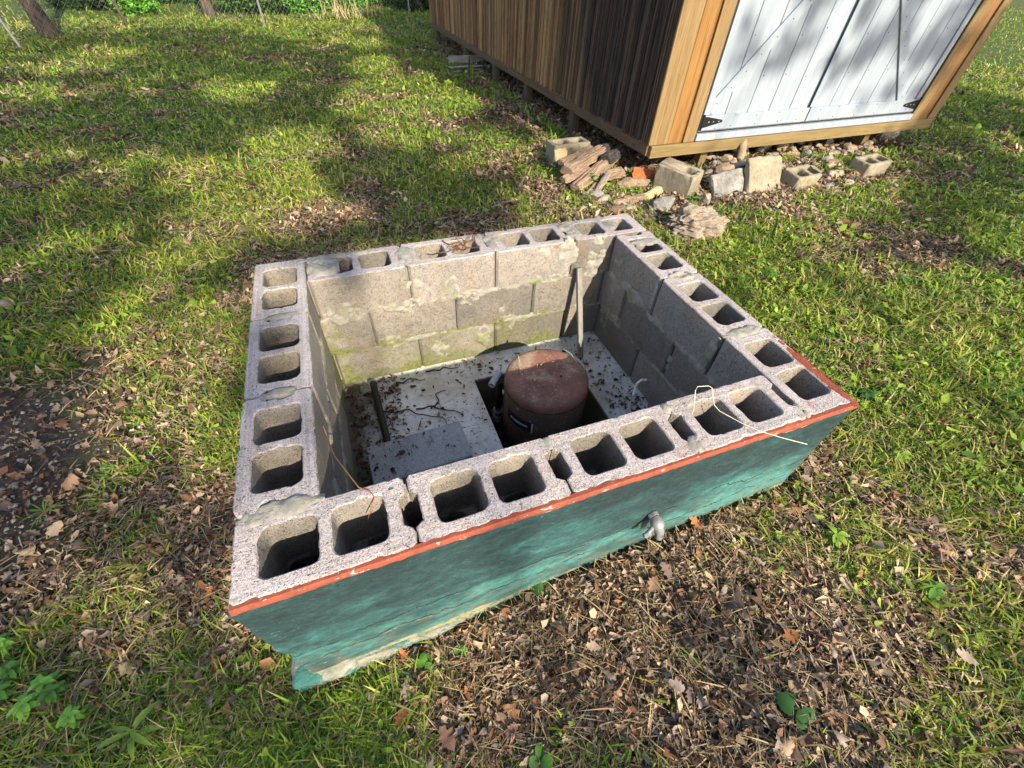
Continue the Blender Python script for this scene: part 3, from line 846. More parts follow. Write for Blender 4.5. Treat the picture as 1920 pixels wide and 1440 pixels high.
l2 = MB(); wrap(l2, 196, 224, -.573, -.562, R_+.003); wrap(l2, 229.5, 232, -.60, -.535, R_+.003); l2.build('label_stripe', M_LBLW, lbo)
fitm = MB(); 
pA = np.array([.915, .865, -.56]); pT = np.array([.955, .835, -.52])
fitm.tube([pT-np.array([.03, -.012, 0]), pT+np.array([.02, -.008, 0])], [.012, .010], 12); fitm.build('fitting', M_WHITEP, tank, smooth=True)

for k, (a, b_, lab) in enumerate((((971, 664), (976, 702), 'pale straw lying on the left of the rusty tank lid'), ((1058, 655), (1082, 680), 'bent pale straw at the back right of the rusty tank lid'), ((1092, 670), (1101, 715), 'brown dry stalk along the right rim of the rusty tank lid'))):
    p0, p1 = at(*a, tz+.004), at(*b_, tz-.002); md = (p0+p1)/2+np.array([.004, .006, .008]); st_ = MB(); st_.tube([p0, md, p1], .0012, 5); o = st_.build('straw', M_WIRE if k < 2 else M_ROOT, smooth=True); tag(o, lab, 'straw')
riser = empty('pump_pipe', (.915, .885, pb)); tag(riser, 'black upright water pipe beside the tank with short grey pipe on top', 'pipe')
q = MB(); q.tube([(.915, .885, -1.1), (.915, .885, -.80)], .018, 14); q.tube([(.918, .885, -.80), (.925, .893, -.49)], .017, 14)
q.build('riser', M_BLACK, riser, smooth=True)
q = MB(); q.tube([(.912, .885, -.765), (.914, .885, -.73)], .026, 10); q.tube([(.914, .886, -.70), (.915, .886, -.69)], .024, 10)
for a in range(7):
    an = a*.9; q.tube([(.915+.02*math.cos(an), .885+.02*math.sin(an), -.74), (.915+.032*math.cos(an), .885+.03*math.sin(an), -.70), (.915+.024*math.cos(an+1), .885+.024*math.sin(an+1), -.66)], .0022, 5)
q.build('clamp', M_CHROME, riser)
q = MB(); ring = lambda r: r
P0 = np.array([.872, .858, -.468]); P1 = np.array([.934, .925, -.462])
d = (P1-P0)/np.linalg.norm(P1-P0); a1 = np.cross(d, [0, 0, 1]); a1 /= np.linalg.norm(a1); b1 = np.cross(d, a1)
vs = []; n = 18
for (P, r) in ((P0, .0165), (P1, .0165), (P0, .0125), (P0+d*.04, .0125)):
    for k in range(n):
        an = 2*math.pi*k/n; vs.append(P+r*(math.cos(an)*a1+math.sin(an)*b1))
fs = [(k, (k+1) % n, n+(k+1) % n, n+k) for k in range(n)]+[(k, 2*n+k, 2*n+(k+1) % n, (k+1) % n) for k in range(n)]+[(2*n+k, 3*n+k, 3*n+(k+1) % n, 2*n+(k+1) % n) for k in range(n)]+[tuple(n+k for k in range(n)), tuple(3*n+k for k in range(n-1, -1, -1))]
q.add(vs, fs); q.build('stub', M_PVC, riser, smooth=True)

# ------------------------------------------------------------------ loose things inside the enclosure
q = MB()
# leaning grey stake
sb = Vector((1.455, 1.035, -.607)); stp = Vector((1.452, 1.205, -.142))
ax = (stp-sb); Ls = ax.length; ax.normalize(); side = Vector((1, .12, 0)).normalized(); th_ = ax.cross(side).normalized(); side = th_.cross(ax)
T = Matrix((( side.x, th_.x, ax.x, sb.x), (side.y, th_.y, ax.y, sb.y), (side.z, th_.z, ax.z, sb.z), (0, 0, 0, 1)))
q.box((-.0145, -.009, 0), (.0145, .009, Ls), T, bev=.0015)
stk = q.build('wooden_stake', M_STAKE); tag(stk, 'weathered grey wooden stake leaning on the back wall behind the tank', 'stake')
q = MB()
T = Matrix.Translation((.477, .622, -.500)) @ Matrix.Rotation(math.radians(1.5), 4, 'Z') @ Matrix.Rotation(math.radians(-1.5), 4, 'Y')
q.box((-.203, -.098, -.098), (.203, .098, 0), T, bev=.004)
cb = q.build('cap_block', M_CAP, smooth=True); tag(cb, 'solid flat grey concrete block lying on the slab inside the pit', 'concrete block')
q = MB(); q.tube([(.345, 1.165, -.583), (.350, 1.03, -.584), (.352, .95, -.586), (.356, .80, -.588), (.358, .70, -.592)], .0165, 14)
bp = q.build('black_pipe', M_BLACK, smooth=True); tag(bp, 'length of black plastic pipe lying on the slab against the solid block', 'pipe')
q = MB(); q.tube([(1.372, .50, -.60), (1.378, .49, -.50), (1.385, .49, -.42), (1.398, .505, -.345), (1.420, .528, -.305), (1.445, .535, -.298), (1.470, .532, -.303)], .0052, 8)
cbl = q.build('cable', M_WHITEP, smooth=True); tag(cbl, 'white cable sticking up from the slab behind the front wall', 'cable')
q = MB(); q.tube([(1.285, .13, -.03), (1.288, .135, .01), (1.297, .168, .062), (1.304, .172, .072), (1.335, .162, .075), (1.345, .155, .070), (1.353, .125, .020), (1.362, .105, .010), (1.40, .045, .006), (1.43, .004, .006), (1.50, -.034, -.012), (1.572, -.066, -.032)], .0011, 6)
w1 = q.build('bent_wire', M_WIRE, smooth=True); tag(w1, 'thin pale bent wire sticking out over the front wall at right', 'wire')
q = MB(); q.tube([(.198, .525, -.10), (.202, .50, -.12), (.206, .47, -.115), (.232, .36, -.055), (.293, .197, .004), (.318, .176, .004), (.327, .160, -.002), (.303, .138, -.04), (.286, .125, -.075), (.278, .118, -.15)], .0018, 6)
w2 = q.build('copper_wire', M_COPPER, smooth=True); tag(w2, 'thin copper wire running from the left wall over into a front core', 'wire')
q = MB(); q.tube([(.37, .165, .003), (.372, .135, -.02), (.385, .11, -.10), (.392, .10, -.15)], [.007, .004, .004, .006], 8)
w3 = q.build('mortar_drip', M_MORTAR, smooth=True); tag(w3, 'pale mortar drip hanging in the slot between the first two front blocks', 'mortar drip')
# vines and roots on the slab / on the back wall top
def wiggle(p0, p1, n, amp, z, seed, zz=.004):
    r = np.random.default_rng(seed); p0 = np.array(p0); p1 = np.array(p1); o = []
    ph = r.uniform(0, 6, 4)
    for k in range(n+1):
        t = k/n; p = p0+(p1-p0)*t; pr = np.array([-(p1-p0)[1], (p1-p0)[0]]); pr = pr/(np.linalg.norm(pr)+1e-9)
        w = math.sin(t*5+ph[0])*.6+math.sin(t*11+ph[1])*.3+math.sin(t*23+ph[2])*.12
        p = p+pr*w*amp; o.append((p[0], p[1], z+abs(math.sin(t*9+ph[3]))*zz))
    return o
for k, (a, b_, amp) in enumerate((((.375, 1.02), (.63, .80), .05), ((.52, .95), (.72, .86), .02), ((.46, 1.16), (.60, 1.12), .02), ((.58, .93), (.68, 1.02), .03), ((.62, 1.16), (.80, 1.19), .03))):
    q = MB(); pts = wiggle(a, b_, 18, amp, -.604, 40+k); q.tube(pts, [.0045*(1-.6*i/18) for i in range(19)], 6)
    o = q.build('dry_root', M_ROOT, smooth=True)
    tag(o, ['long dark curved root lying beside the black pipe', 'short dark root on the slab left of the floor pit', 'forked dark root at the foot of the mossy back wall', 'thin dark root crossing the slab towards the back wall', 'dark root along the mossy foot of the back wall'][k], 'root', 'roots lying on the slab')
q = MB()
for k in range(7):
    r = np.random.default_rng(200+k); a = r.uniform(0, 6.28); p = np.array([.875+r.normal(0, .02), 1.315+r.normal(0, .02), .002])
    pts = [p]; dr = np.array([math.cos(a), math.sin(a)*.6, .1])
    for s_ in range(9):
        dr = dr+r.normal(0, .45, 3)*np.array([1, 1, .4]); dr /= np.linalg.norm(dr); pp = pts[-1]+dr*.014; pp[2] = max(.003, min(.028, pp[2])); pts.append(pp)
    q.tube(pts, .0026, 6)
q.tube([(.88, 1.31, .006), (.93, 1.37, .012), (.985, 1.44, .018)], .0018, 6)
o = q.build('vine_tangle', m_plain('vine', (.12, .05, .035), .85, 0, .4), smooth=True); tag(o, 'tangle of dry reddish vine on top of the back wall', 'vine')

# ------------------------------------------------------------------ shed
TH = math.radians(1.4)
S = Matrix.Translation((3.03, 2.96, -.3)) @ Matrix.Rotation(TH, 4, 'Z')
shed = empty('garden_shed', (3.03, 2.96, -.3), TH)
tag(shed, 'wooden shed raised on blocks with dark reeded side and white double doors', 'shed')
SW, SL, SH = 3.80, 7.70, 2.25
def sbox(name, mat, lo, hi, parent=shed, bev=.003, more=()):
    m = MB(); m.box(lo, hi, S, bev)
    for (a, b_) in more: m.box(a, b_, S, bev)
    return m.build(name, mat, parent)
sbox('front_beam', M_BEAM, (0, -.045, -.01), (SW, -.003, .088))
sbox('skid', M_SKID, (-.02, -.002, 0.0), (.03, SL, .10), more=[((SW-.03, -.002, 0), (SW+.02, SL, .10)), ((1.2, .05, 0.0), (1.3, SL, .095)), ((2.5, .05, 0.0), (2.6, SL, .095))])
sbox('floor_deck', M_POSTW, (.035, .02, .097), (SW-.035, SL-.02, .13))
# reeded siding on both long sides and the back
def siding():
    m = MB(); r = np.random.default_rng(5); y = .0
    while y < SL-.01:
        w_ = r.choice([.024, .032, .042, .052, .028]); g = r.uniform(.005, .013); d = r.uniform(-.008, .006)
        y1 = min(SL, y+w_)
        lean = r.normal(0, .0015)
        m.box((-.022+d, y+g/2, .085+r.normal(0, .004)), (-.004, y1-g/2, SH), S, bev=.002)
        y = y1
    return m
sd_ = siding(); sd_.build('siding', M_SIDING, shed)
sbox('wall_lining', m_plain('dark_gap', (.02, .015, .012), .9), (-.003, .01, .10), (.02, SL-.01, SH), bev=0)
m = MB(); y = 0
while y < SL: m.box((SW+.004, y+.003, .085), (SW+.02, min(y+.1, SL)-.003, SH), S, .002); y += .1
m.box((SW-.02, .01, .1), (SW+.003, SL-.01, SH), S)
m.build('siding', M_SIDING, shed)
m = MB(); x = 0
while x < SW: m.box((x+.003, SL+.001, .085), (min(x+.1, SW)-.003, SL+.02, SH), S, .002); x += .1
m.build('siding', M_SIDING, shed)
# front corner boards
yF = -.022
sbox('corner_board', M_TRIM, (-.022, yF, .090), (.175, .0, SH))
sbox('corner_board', M_TRIMO, (.180, yF+.004, .090), (.318, .0, SH), more=[((.324, yF+.012, .09), (.336, .0, SH))])
sbox('corner_board', M_TRIM, (.340, yF-.006, .090), (.462, .0, SH))
sbox('corner_board', M_TRIM, (3.40, yF-.004, .050), (3.545, .0, SH))
sbox('corner_board', M_TRIMO, (3.551, yF, .050), (3.66, .0, SH))
sbox('corner_board', M_TRIM, (3.667, yF+.010, .050), (3.70, .0, SH), more=[((3.706, yF-.006, .05), (SW+.03, .0, SH))])
# right hand post drops a little below the sill as in the photo
sbox('front_lining', m_plain('door_gap', (.03, .03, .03), .9), (.03, .001, .095), (SW-.02, .02, SH), bev=0)
sbox('threshold', M_WHITE, (.468, -.040, .093), (3.385, -.001, .150), bev=.004)
# doors: planks separated by narrow grooves, rails, stile, braces
def door(x0, x1, name, lab, diag, hx, hs):
    m = MB(); k = round((x1-x0)/.245); w_ = (x1-x0)/k
    for i in range(k): m.box((x0+i*w_+.0022, -.020, .165), (x0+(i+1)*w_-.0045, -.002, 1.98), S, .0015)
    dobj = m.build('door', M_WHITE, shed); dobj['label'] = lab
    for (z0, z1) in ((.178, .292), (1.86, 1.975), (1.02, 1.13) if False else (1.40, 1.51)):
        r_ = MB(); r_.box((x0+.004, -.040, z0), (x1-.004, -.0205, z1), S, .002); r_.build('rail', M_WHITE, dobj)
    for (a, b_) in ((x0+.004, x0+.075), (x1-.075, x1-.004)):
        r_ = MB(); 
        if (a < x0+.01) == (hs < 0): continue
        r_.box((a, -.036, .295), (b_, -.0205, 1.395), S, .002); r_.build('stile', M_WHITE, dobj)
    (ax_, az_), (bx_, bz_) = diag; v = Vector((bx_-ax_, 0, bz_-az_)); Lb = v.length; an = math.atan2(v.z, v.x)
    T2 = S @ Matrix.Translation((ax_, -.0285, az_)) @ Matrix.Rotation(-an, 4, 'Y')
    r_ = MB(); r_.box((0, -.0085, -.0), (Lb, .0078, .095), T2, .002); r_.build('brace', M_WHITE, dobj)
    h = MB()
    zc = .245
    pts = [(hx, zc-.045), (hx, zc+.045), (hx+hs*.045, zc+.040), (hx+hs*.215, zc+.010), (hx+hs*.225, zc), (hx+hs*.215, zc-.010), (hx+hs*.045, zc-.040)]
    vs = [tuple(S @ Vector((a, -.0405, b_))) for a, b_ in pts]+[tuple(S @ Vector((a, -.0455, b_))) for a, b_ in pts]
    n = len(pts); fs = [tuple(range(n)), tuple(range(2*n-1, n-1, -1))]+[(k_, (k_+1) % n, n+(k_+1) % n, n+k_) for k_ in range(n)]
    h.add(vs, fs)
    h.tube([S @ Vector((hx, -.047, zc-.06)), S @ Vector((hx, -.047, zc+.06))], .009, 8)
    ho = h.build('hinge', M_DARKM, dobj)
    for t in (.07, .12, .18):
        sc_ = MB(); sc_.tube([S @ Vector((hx+hs*t, -.0455, zc)), S @ Vector((hx+hs*t, -.048, zc))], .0055, 8); sc_.build('screw', M_ALU, ho)
    r = np.random.default_rng(3)
    def head(a_, y_, z_):
        s2 = MB(); s2.tube([S @ Vector((a_, y_+.001, z_)), S @ Vector((a_, y_-.0015, z_))], .0048, 6); s2.build('screw', M_DARKM, dobj)
    for i in range(k):
        for zz in (.20, .27): head(x0+(i+.5)*w_+r.normal(0, .02), -.0402, zz+r.normal(0, .004))
        for zz in (.55, .85): head(x0+(i+.12)*w_, -.0202, zz+r.normal(0, .03))
    for i in range(9):
        t = (i+.5)/9; p = Vector((ax_, 0, az_))+v*t+Vector((-v.z, 0, v.x)).normalized()*.045; head(p.x, -.037, p.z)
door(.470, 1.745, 'door', 'left white plank door with brace rising to the right', ((.56, .296), (1.46, 1.30)), .475, 1)
door(1.753, 3.345, 'door', 'right white plank door with brace rising to the left', ((3.10, .30), (2.20, 1.25)), 3.34, -1)
sbox('astragal', M_WHITE, (1.720, -.050, .30), (1.775, -.0405, 1.97))
sbox('header', M_TRIM, (.465, -.03, 1.99), (3.395, .0, 2.12))
sbox('gable_board', M_WHITE, (.03, -.012, 2.122), (SW-.03, .0, SH))
# roof
rf = MB()
ov = .12; rz = .75
for sx in (0, 1):
    a = (-.14 if sx == 0 else SW+.14); b_ = SW/2
    za, zb = SH-.02, SH+rz
    vs = [(a, -ov, za), (b_, -ov, zb), (b_, SL+ov, zb), (a, SL+ov, za)]
    vs += [(x_, y_, z_+.05) for x_, y_, z_ in vs]
    fs = [(0, 1, 2, 3), (7, 6, 5, 4), (0, 4, 5, 1), (1, 5, 6, 2), (2, 6, 7, 3), (3, 7, 4, 0)]
    rf.add([tuple(S @ Vector(p)) for p in vs], fs)
rf.build('roof', M_SHINGLE, shed)
gb = MB()
for yy in (-.004, SL-.006):
    gb = MB()
    vs = [(-.02, yy, SH), (SW+.02, yy, SH), (SW/2, yy, SH+rz-.03), (-.02, yy+.01, SH), (SW+.02, yy+.01, SH), (SW/2, yy+.01, SH+rz-.03)]
    gb.add([tuple(S @ Vector(p)) for p in vs], [(0, 1, 2), (5, 4, 3), (0, 3, 4, 1), (1, 4, 5, 2), (2, 5, 3, 0)])
    gb.build('gable', M_WHITE, shed)

# supports: short posts under the side skid, each a thing
pier0 = None
for (ux, wy, lab) in ((.02, 3.95, 'third short post under the reeded side counted from the doors'), (.03, 2.75, 'second short post under the reeded side counted from the doors'), (.04, 1.45, 'first short post under the reeded side behind the log pile'), (.02, 5.4, 'fourth short post under the reeded side counted from the doors'), (.02, 7.3, 'farthest short post under the back corner of the shed')):
    p = S @ Vector((ux, wy, 0)); g = float(ground(p.x, p.y)); m = MB(); m.box((p.x-.045, p.y-.05, g-.06), (p.x+.045, p.y+.05, -.3-.001), None, .005)
    o = m.build('support_post', M_POSTW); tag(o, lab, 'post', 'short posts holding up the shed side')
for (ux, wy, lab) in ((.72, .10, 'yellow wood wedge post under the front beam behind the pale rocks'), (3.02, .12, 'yellow wood prop under the right end of the front beam')):
    p = S @ Vector((ux, wy, 0)); g = float(ground(p.x, p.y)); m = MB(); m.box((p.x-.04, p.y-.045, g-.05), (p.x+.04, p.y+.045, -.3-.012), None, .004)
    o = m.build('support_post', M_BEAM); tag(o, lab, 'post', 'props under the front beam')
for (ux, wy, lab) in ((2.0, .55, 'dark block pier in the shadow under the middle of the shed'), (3.72, .35, 'dark round rock in the shadow under the right corner of the shed')):
    p = S @ Vector((ux, wy, 0)); g = float(ground(p.x, p.y)); m = MB(); rough_box(m, (p.x-.15, p.y-.1, g-.05), (p.x+.15, p.y+.1, -.302), .05, .01, ux)
    o = m.build('pier_block', M_ROCKG, smooth=True); tag(o, lab, 'pier')

# ------------------------------------------------------------------ rubble and logs by the shed
def gp(u, v, dz=0.0):
    z = -.5
    for _ in range(3):
        p = at(u, v, z+dz); z = float(ground(p[0], p[1]))
    return np.array([p[0], p[1], z])

def cmu(name, mat, loc, rot, L=.40, Wd=.19, Hh=.19, lab='', cat='concrete block', cores=2, seed=0, group=None):
    m = MB(); cs = [(.045, .18, .035, Wd-.035), (.215, .355, .035, Wd-.035)][:cores]
    if cores == 1: cs = [(.205, .32, .04, Wd-.04)]
    T = Matrix.Translation((loc[0], loc[1], loc[2]-.025)) @ Matrix(rot.to_matrix().to_4x4() if hasattr(rot, 'to_matrix') else rot) @ Matrix.Translation((-L/2, -Wd/2, Hh))
    global W
    W0 = W; W = Wd
    block(m, T, L, Wd, Hh, cs, n0=False, n1=False, seed=seed, res=.012, rc=.012, rough=2.2)
    W = W0
    o = m.build(name, mat, smooth=True, angle=45); tag(o, lab, cat, group); return o
from mathutils import Euler
def eul(x, y, z): return Euler((math.radians(x), math.radians(y), math.radians(z)))
p = gp(1060, 300); cmu('hollow_block', M_OLD, (p[0]+.02, p[1]+.02, p[2]+.0), eul(0, 0, 4), lab='old hollow concrete block lying behind the log pile', seed=101)
p = gp(1280, 368); cmu('hollow_block', M_OLD, (p[0]+.02, p[1]+.16, p[2]-.02), eul(6, 4, -62), L=.36, Hh=.24, Wd=.19, lab='big tilted hollow block standing below the front shed corner', seed=102, cores=1)
p = gp(1500, 352); cmu('hollow_block', M_OLD, (p[0]+.02, p[1]+.09, p[2]-.04), eul(10, 0, 6), L=.32, lab='sunlit two hole block leaning beside the flat tan slab', seed=103)
p = gp(1638, 330); cmu('hollow_block', M_OLD, (p[0]-.02, p[1]+.10, p[2]-.03), eul(6, 0, 8), L=.38, lab='half sunken hollow block at the right end of the rubble', seed=104)
def slabpiece(name, mat, loc, e, dim, lab, seed, cat='concrete piece'):
    m = MB(); rough_box(m, (-dim[0]/2, -dim[1]/2, -dim[2]/2), (dim[0]/2, dim[1]/2, dim[2]/2), max(.02, min(dim)/2), .016, seed)
    T = Matrix.Translation(loc) @ e.to_matrix().to_4x4(); m.v = [tuple(T @ Vector(q_)) for q_ in m.v]
    o = m.build(name, mat, smooth=True, angle=40); tag(o, lab, cat); return o
p = gp(1430, 358); slabpiece('concrete_slab', M_OLD, (p[0], p[1]+.06, p[2]+.10), eul(-32, 3, 2), (.40, .06, .33), 'flat tan slab propped upright in the middle of the rubble', 11)
p = gp(1365, 362); slabpiece('concrete_slab', M_ROCKG, (p[0]+.01, p[1]+.04, p[2]+.055), eul(-35, -3, 6), (.40, .06, .22), 'low blue grey slab lying between tilted block and tan slab', 12)
p = gp(1385, 312); slabpiece('broken_stone', M_ROCKT, (p[0], p[1]+.03, p[2]+.10), eul(-20, 40, 20), (.14, .06, .2), 'upright tan stone shard behind the low blue grey slab', 13, 'rock')
p = gp(1047, 325); slabpiece('wood_offcut', M_CUTWOOD, (p[0], p[1], p[2]+.16), eul(-20, 0, 10), (.13, .04, .11), 'sawn square wood offcut leaning on the old block', 14, 'offcut')

def rock(mb, c, r, seed, sq=(1, 1, .7), sub=3, amp=.45):
    bm = bmesh.new(); bmesh.ops.create_icosphere(bm, subdivisions=sub, radius=1)
    off = Vector((seed*3.7, seed*1.3, 0)); rot = eul(seed*47 % 360, seed*31 % 360, seed*77 % 360).to_matrix()
    for v in bm.verts:
        n_ = v.co.normalized(); d = 1+amp*noise.noise(n_*1.2+off)+amp*.45*noise.noise(n_*3+off)
        # facet: clamp against random planes
        q_ = n_*d
        for kk in range(7):
            pn = noise.random_unit_vector() if False else Vector((math.sin(seed*9+kk*2.3), math.cos(seed*5+kk*1.7), math.sin(seed*3+kk*4.1))).normalized()
            s_ = q_.dot(pn)-.72
            if s_ > 0: q_ -= pn*s_*.9
        q_ = rot @ q_; v.co = Vector((c[0]+q_.x*r*sq[0], c[1]+q_.y*r*sq[1], c[2]+q_.z*r*sq[2]))
    bm.verts.index_update(); mb.add([tuple(v.co) for v in bm.verts], [tuple(v.index for v in f.verts) for f in bm.faces]); bm.free()
rocks = [ # px, radius m, material, squash, label
 (1242, 392, .085, M_ROCKG, (1.2, .8, .8), 'pitted white and black rock in front of the tilted block'),
 (1320, 382, .060, M_ROCKP, (.8, 1, 1), 'pale pinkish rock just right of the tilted block foot'),
 (1382, 293, .085, M_ROCKP, (1.2, .8, .9), 'whitish rock right under the front beam left of centre'),
 (1355, 326, .080, M_ROCKT, (1.2, 1, .9), 'tan lumpy rock behind the low blue grey slab'),
 (1335, 315, .050, M_ROCKG, (1, 1, .8), 'small grey rock against the tilted hollow block'),
 (1350, 300, .055, M_ROCKT, (1.3, .6, .9), 'thin tan shard resting under the whitish beam rock'),
 (1440, 300, .045, M_ROCKG, (1, 1, .9), 'round grey rock behind the flat tan slab'),
 (1480, 298, .075, M_ROCKT, (1.6, .9, .6), 'wide flat tan stone behind the two hole block'),
 (1510, 297, .060, M_ROCKG, (1.1, .9, .8), 'grey stone wedged at the back of the two hole block'),
 (1553, 312, .055, M_ROCKP, (1, 1, .9), 'pale round rock right of the two hole block'),
 (1540, 318, .050, M_ROCKG, (.8, 1, 1.2), 'slim grey rock touching the two hole block end'),
 (1580, 288, .110, M_ROCKT, (1.9, .7, .5), 'long brown stone in the shade under the beam'),
 (1618, 282, .055, M_ROCKP, (1, 1, .9), 'light rock behind the half sunken block'),
 (1570, 330, .045, M_ROCKP, (1.2, .9, .7), 'small cream rock in front of the pale round rock'),
 (1590, 345, .040, M_ROCKP, (1.2, .9, .7), 'small cream rock beside the half sunken block'),
 (1553, 352, .040, M_ROCKG, (1.3, .9, .7), 'flat grey stone on the litter right of the two hole block'),
 (1300, 358, .045, M_ROCKP, (1.2, .8, .7), 'small pale stone under the lit side of the tilted block'),
 (1205, 372, .050, M_ROCKT, (1.8, .8, .6), 'long cream stone beside the rusty iron piece'),
 (1330, 350, .045, M_ROCKP, (1.4, 1, .5), 'flat cream stone between tilted block and blue grey slab'),
 (1425, 312, .030, M_ROCKP, (1, 1, .8), 'tiny white stone just above the flat tan slab'),
 (1465, 312, .034, M_ROCKP, (1, 1, .8), 'white pebble stone beside the two hole block top'),
 (1180, 372, .045, M_ROCKT, (1.5, .8, .5), 'orange tan stone at the foot of the log pile'),
 (1225, 405, .030, M_ROCKP, (1.4, .8, .5), 'flat pale chip in the grass below the pitted rock'),
 (1625, 300, .035, M_ROCKG, (1.2, .9, .7), 'small grey stone on the half sunken block edge'),
]
for k, (u, v, r, mt, sq, lab) in enumerate(rocks):
    p = gp(u, v); m = MB(); rock(m, (p[0], p[1], p[2]+r*sq[2]*.5), r, k+1, sq); o = m.build('rock', mt, smooth=True, angle=28); tag(o, lab, 'rock', 'rocks heaped in front of the shed')
rr_ = np.random.default_rng(31)
spots = []
for k in range(210):
    u = rr_.uniform(1325, 1640); v = 262+ (1640-u)*.085+rr_.triangular(0, 30, 75)
    if (1330 < u < 1400 and 322 < v < 366) or (1395 < u < 1480 and 300 < v < 364) or (1462 < u < 1545 and 290 < v < 352) or (u > 1588 and v > 296): continue
    spots.append((u, v))
for k in range(16): spots.append((rr_.uniform(1090, 1240), rr_.uniform(365, 400)))
for k, (u, v) in enumerate(spots):
    p = gp(u, v); r = rr_.uniform(.020, .058); m = MB(); mt = [M_ROCKP, M_ROCKT, M_ROCKG, M_ROCKB][k % 4]
    rock(m, (p[0], p[1], p[2]+r*.35+max(0, .09-abs(v-300)*.002)*rr_.random()), r, 200+k, (rr_.uniform(.8, 1.6), rr_.uniform(.7, 1), rr_.uniform(.4, .9)), sub=2)
    o = m.build('rubble_stone', mt)
    tag(o, 'small %s stone in the dirty rubble %s' % (['pale', 'tan', 'grey', 'brown'][k % 4], 'by the log pile' if k >= len(spots)-16 else ('behind the low blue grey slab' if u < 1400 else ('behind the flat tan slab' if u < 1480 else ('between the two upright hollow blocks' if u < 1590 else 'at the half sunken block')))), 'stone', 'small stones in the rubble')
# leaf-like rusty iron piece
m = MB()
p = gp(1205, 345); 
smear(m, (p[0]+.02, p[1]+.05, p[2]+.08), (1, 0, 0), (0, .75, .65), (0, -.65, .75), .13, .06, .012, 55, .01, .35, 14)
o = m.build('rusted_sheet', M_RUSTM); tag(o, 'crumpled orange rusted sheet lying between logs and tilted block', 'scrap metal')
m = MB(); rock(m, (p[0]-.12, p[1]+.0, p[2]+.02), .13, 91, (1.5, .8, .35)); o = m.build('rock', M_ROCKT, smooth=True, angle=28); tag(o, 'broad low brown stone under the rusted sheet', 'rock', 'rocks heaped in front of the shed')

def log(a, b_, r0, r1, mat, lab, seed, n=28, m_=36, name='log', flat=.35, cat='log'):
    a = np.array(a); b_ = np.array(b_); d = b_-a; L = np.linalg.norm(d); d /= L
    s1 = np.cross(d, [0, 0, 1]); s1 /= np.linalg.norm(s1); s2 = np.cross(s1, d)
    vs = []; fs = []
    for i in range(m_+1):
        t = i/m_; r = r0+(r1-r0)*t
        if i in (0, m_): r *= .82
        for k in range(n*2):
            an = math.pi*k/n
            q_ = 1.25*r*(1+.34*noise.noise(Vector((math.cos(an)*1.2, math.sin(an)*1.2, seed)))+.26*noise.noise(Vector((math.cos(an)*6, math.sin(an)*6, seed+t*1.5)))+.14*noise.noise(Vector((math.cos(an)*14, math.sin(an)*14, seed+t*4)))+.10*noise.noise(Vector((math.cos(an)*2, math.sin(an)*2, seed+t*9))))
            off = (1+.1*noise.noise(Vector((math.cos(an)*3, math.sin(an)*3, seed+5))))
            pos = a+d*L*(t if 0 < i < m_ else t+(.03 if i else -.03)*noise.noise(Vector((math.cos(an)*3, math.sin(an)*3, seed+9))))+(s1*math.cos(an)+s2*math.sin(an)*(1-flat))*q_*off
            vs.append(pos)
    N = 2*n
    fs = [(i*N+k, i*N+(k+1) % N, (i+1)*N+(k+1) % N, (i+1)*N+k) for i in range(m_) for k in range(N)]
    fs += [tuple(range(N-1, -1, -1)), tuple(m_*N+k for k in range(N))]
    # build with object x axis along the log so the grain follows it
    me = bpy.data.meshes.new(name); R3 = Matrix((d.tolist(), s1.tolist(), s2.tolist())); 
    me.from_pydata([tuple(R3 @ (Vector(q_)-Vector(a))) for q_ in vs], [], fs); me.update(); me.shade_smooth(); me.set_sharp_from_angle(angle=math.radians(38))
    o = bpy.data.objects.new(name, me); C.objects.link(o); o.matrix_world = Matrix.Translation(Vector(a)) @ R3.transposed().to_4x4(); me.materials.append(mat)
    if lab: tag(o, lab, cat, 'logs of the small pile')
    return o
def L2(u0, v0, h0, u1, v1, h1, r0, r1, mat, lab, seed, **kw):
    p0 = gp(u0, v0, h0); p1 = gp(u1, v1, h1); p0[2] += h0; p1[2] += h1
    return log(p0, p1, r0, r1, mat, lab, seed, **kw)
L2(1063, 322, .10, 1128, 280, .13, .060, .050, M_LOG, 'thick pale split log on top of the pile beside the old block', 1)
L2(1052, 306, .13, 1108, 277, .14, .030, .030, M_LOG, 'slim pale log along the upper edge of the pile', 2)
L2(1125, 283, .13, 1140, 274, .13, .050, .045, M_CHAR, 'charred black stub at the upper end of the thick log', 3, m_=8)
L2(1078, 352, .04, 1152, 292, .10, .040, .045, M_LOG, 'long weathered log in the lower middle of the pile', 4)
L2(1135, 300, .12, 1168, 280, .12, .055, .040, M_CHAR, 'charred grey knotty log end nearest the shed corner', 5)
L2(1055, 338, .05, 1105, 318, .07, .035, .030, M_LOG, 'short brown branch stub low at the left of the pile', 6)
L2(1125, 332, .04, 1168, 322, .07, .050, .045, M_LOG, 'short barked log lying at the right foot of the pile', 7)
L2(1110, 372, .01, 1140, 325, .09, .018, .022, M_DRIFT, 'bent grey root leaning across the right foot of the pile', 8)
L2(1095, 372, .01, 1118, 345, .03, .022, .020, M_LOG, 'short broken stick poking into the grass below the pile', 9)
L2(1205, 372, .02, 1238, 355, .05, .025, .030, M_CUTWOOD, 'pale broken wood chunk next to the tilted block', 10)
L2(1150, 385, .01, 1210, 368, .03, .030, .026, M_LOG, 'low rotten branch in front of the rusted sheet', 12)
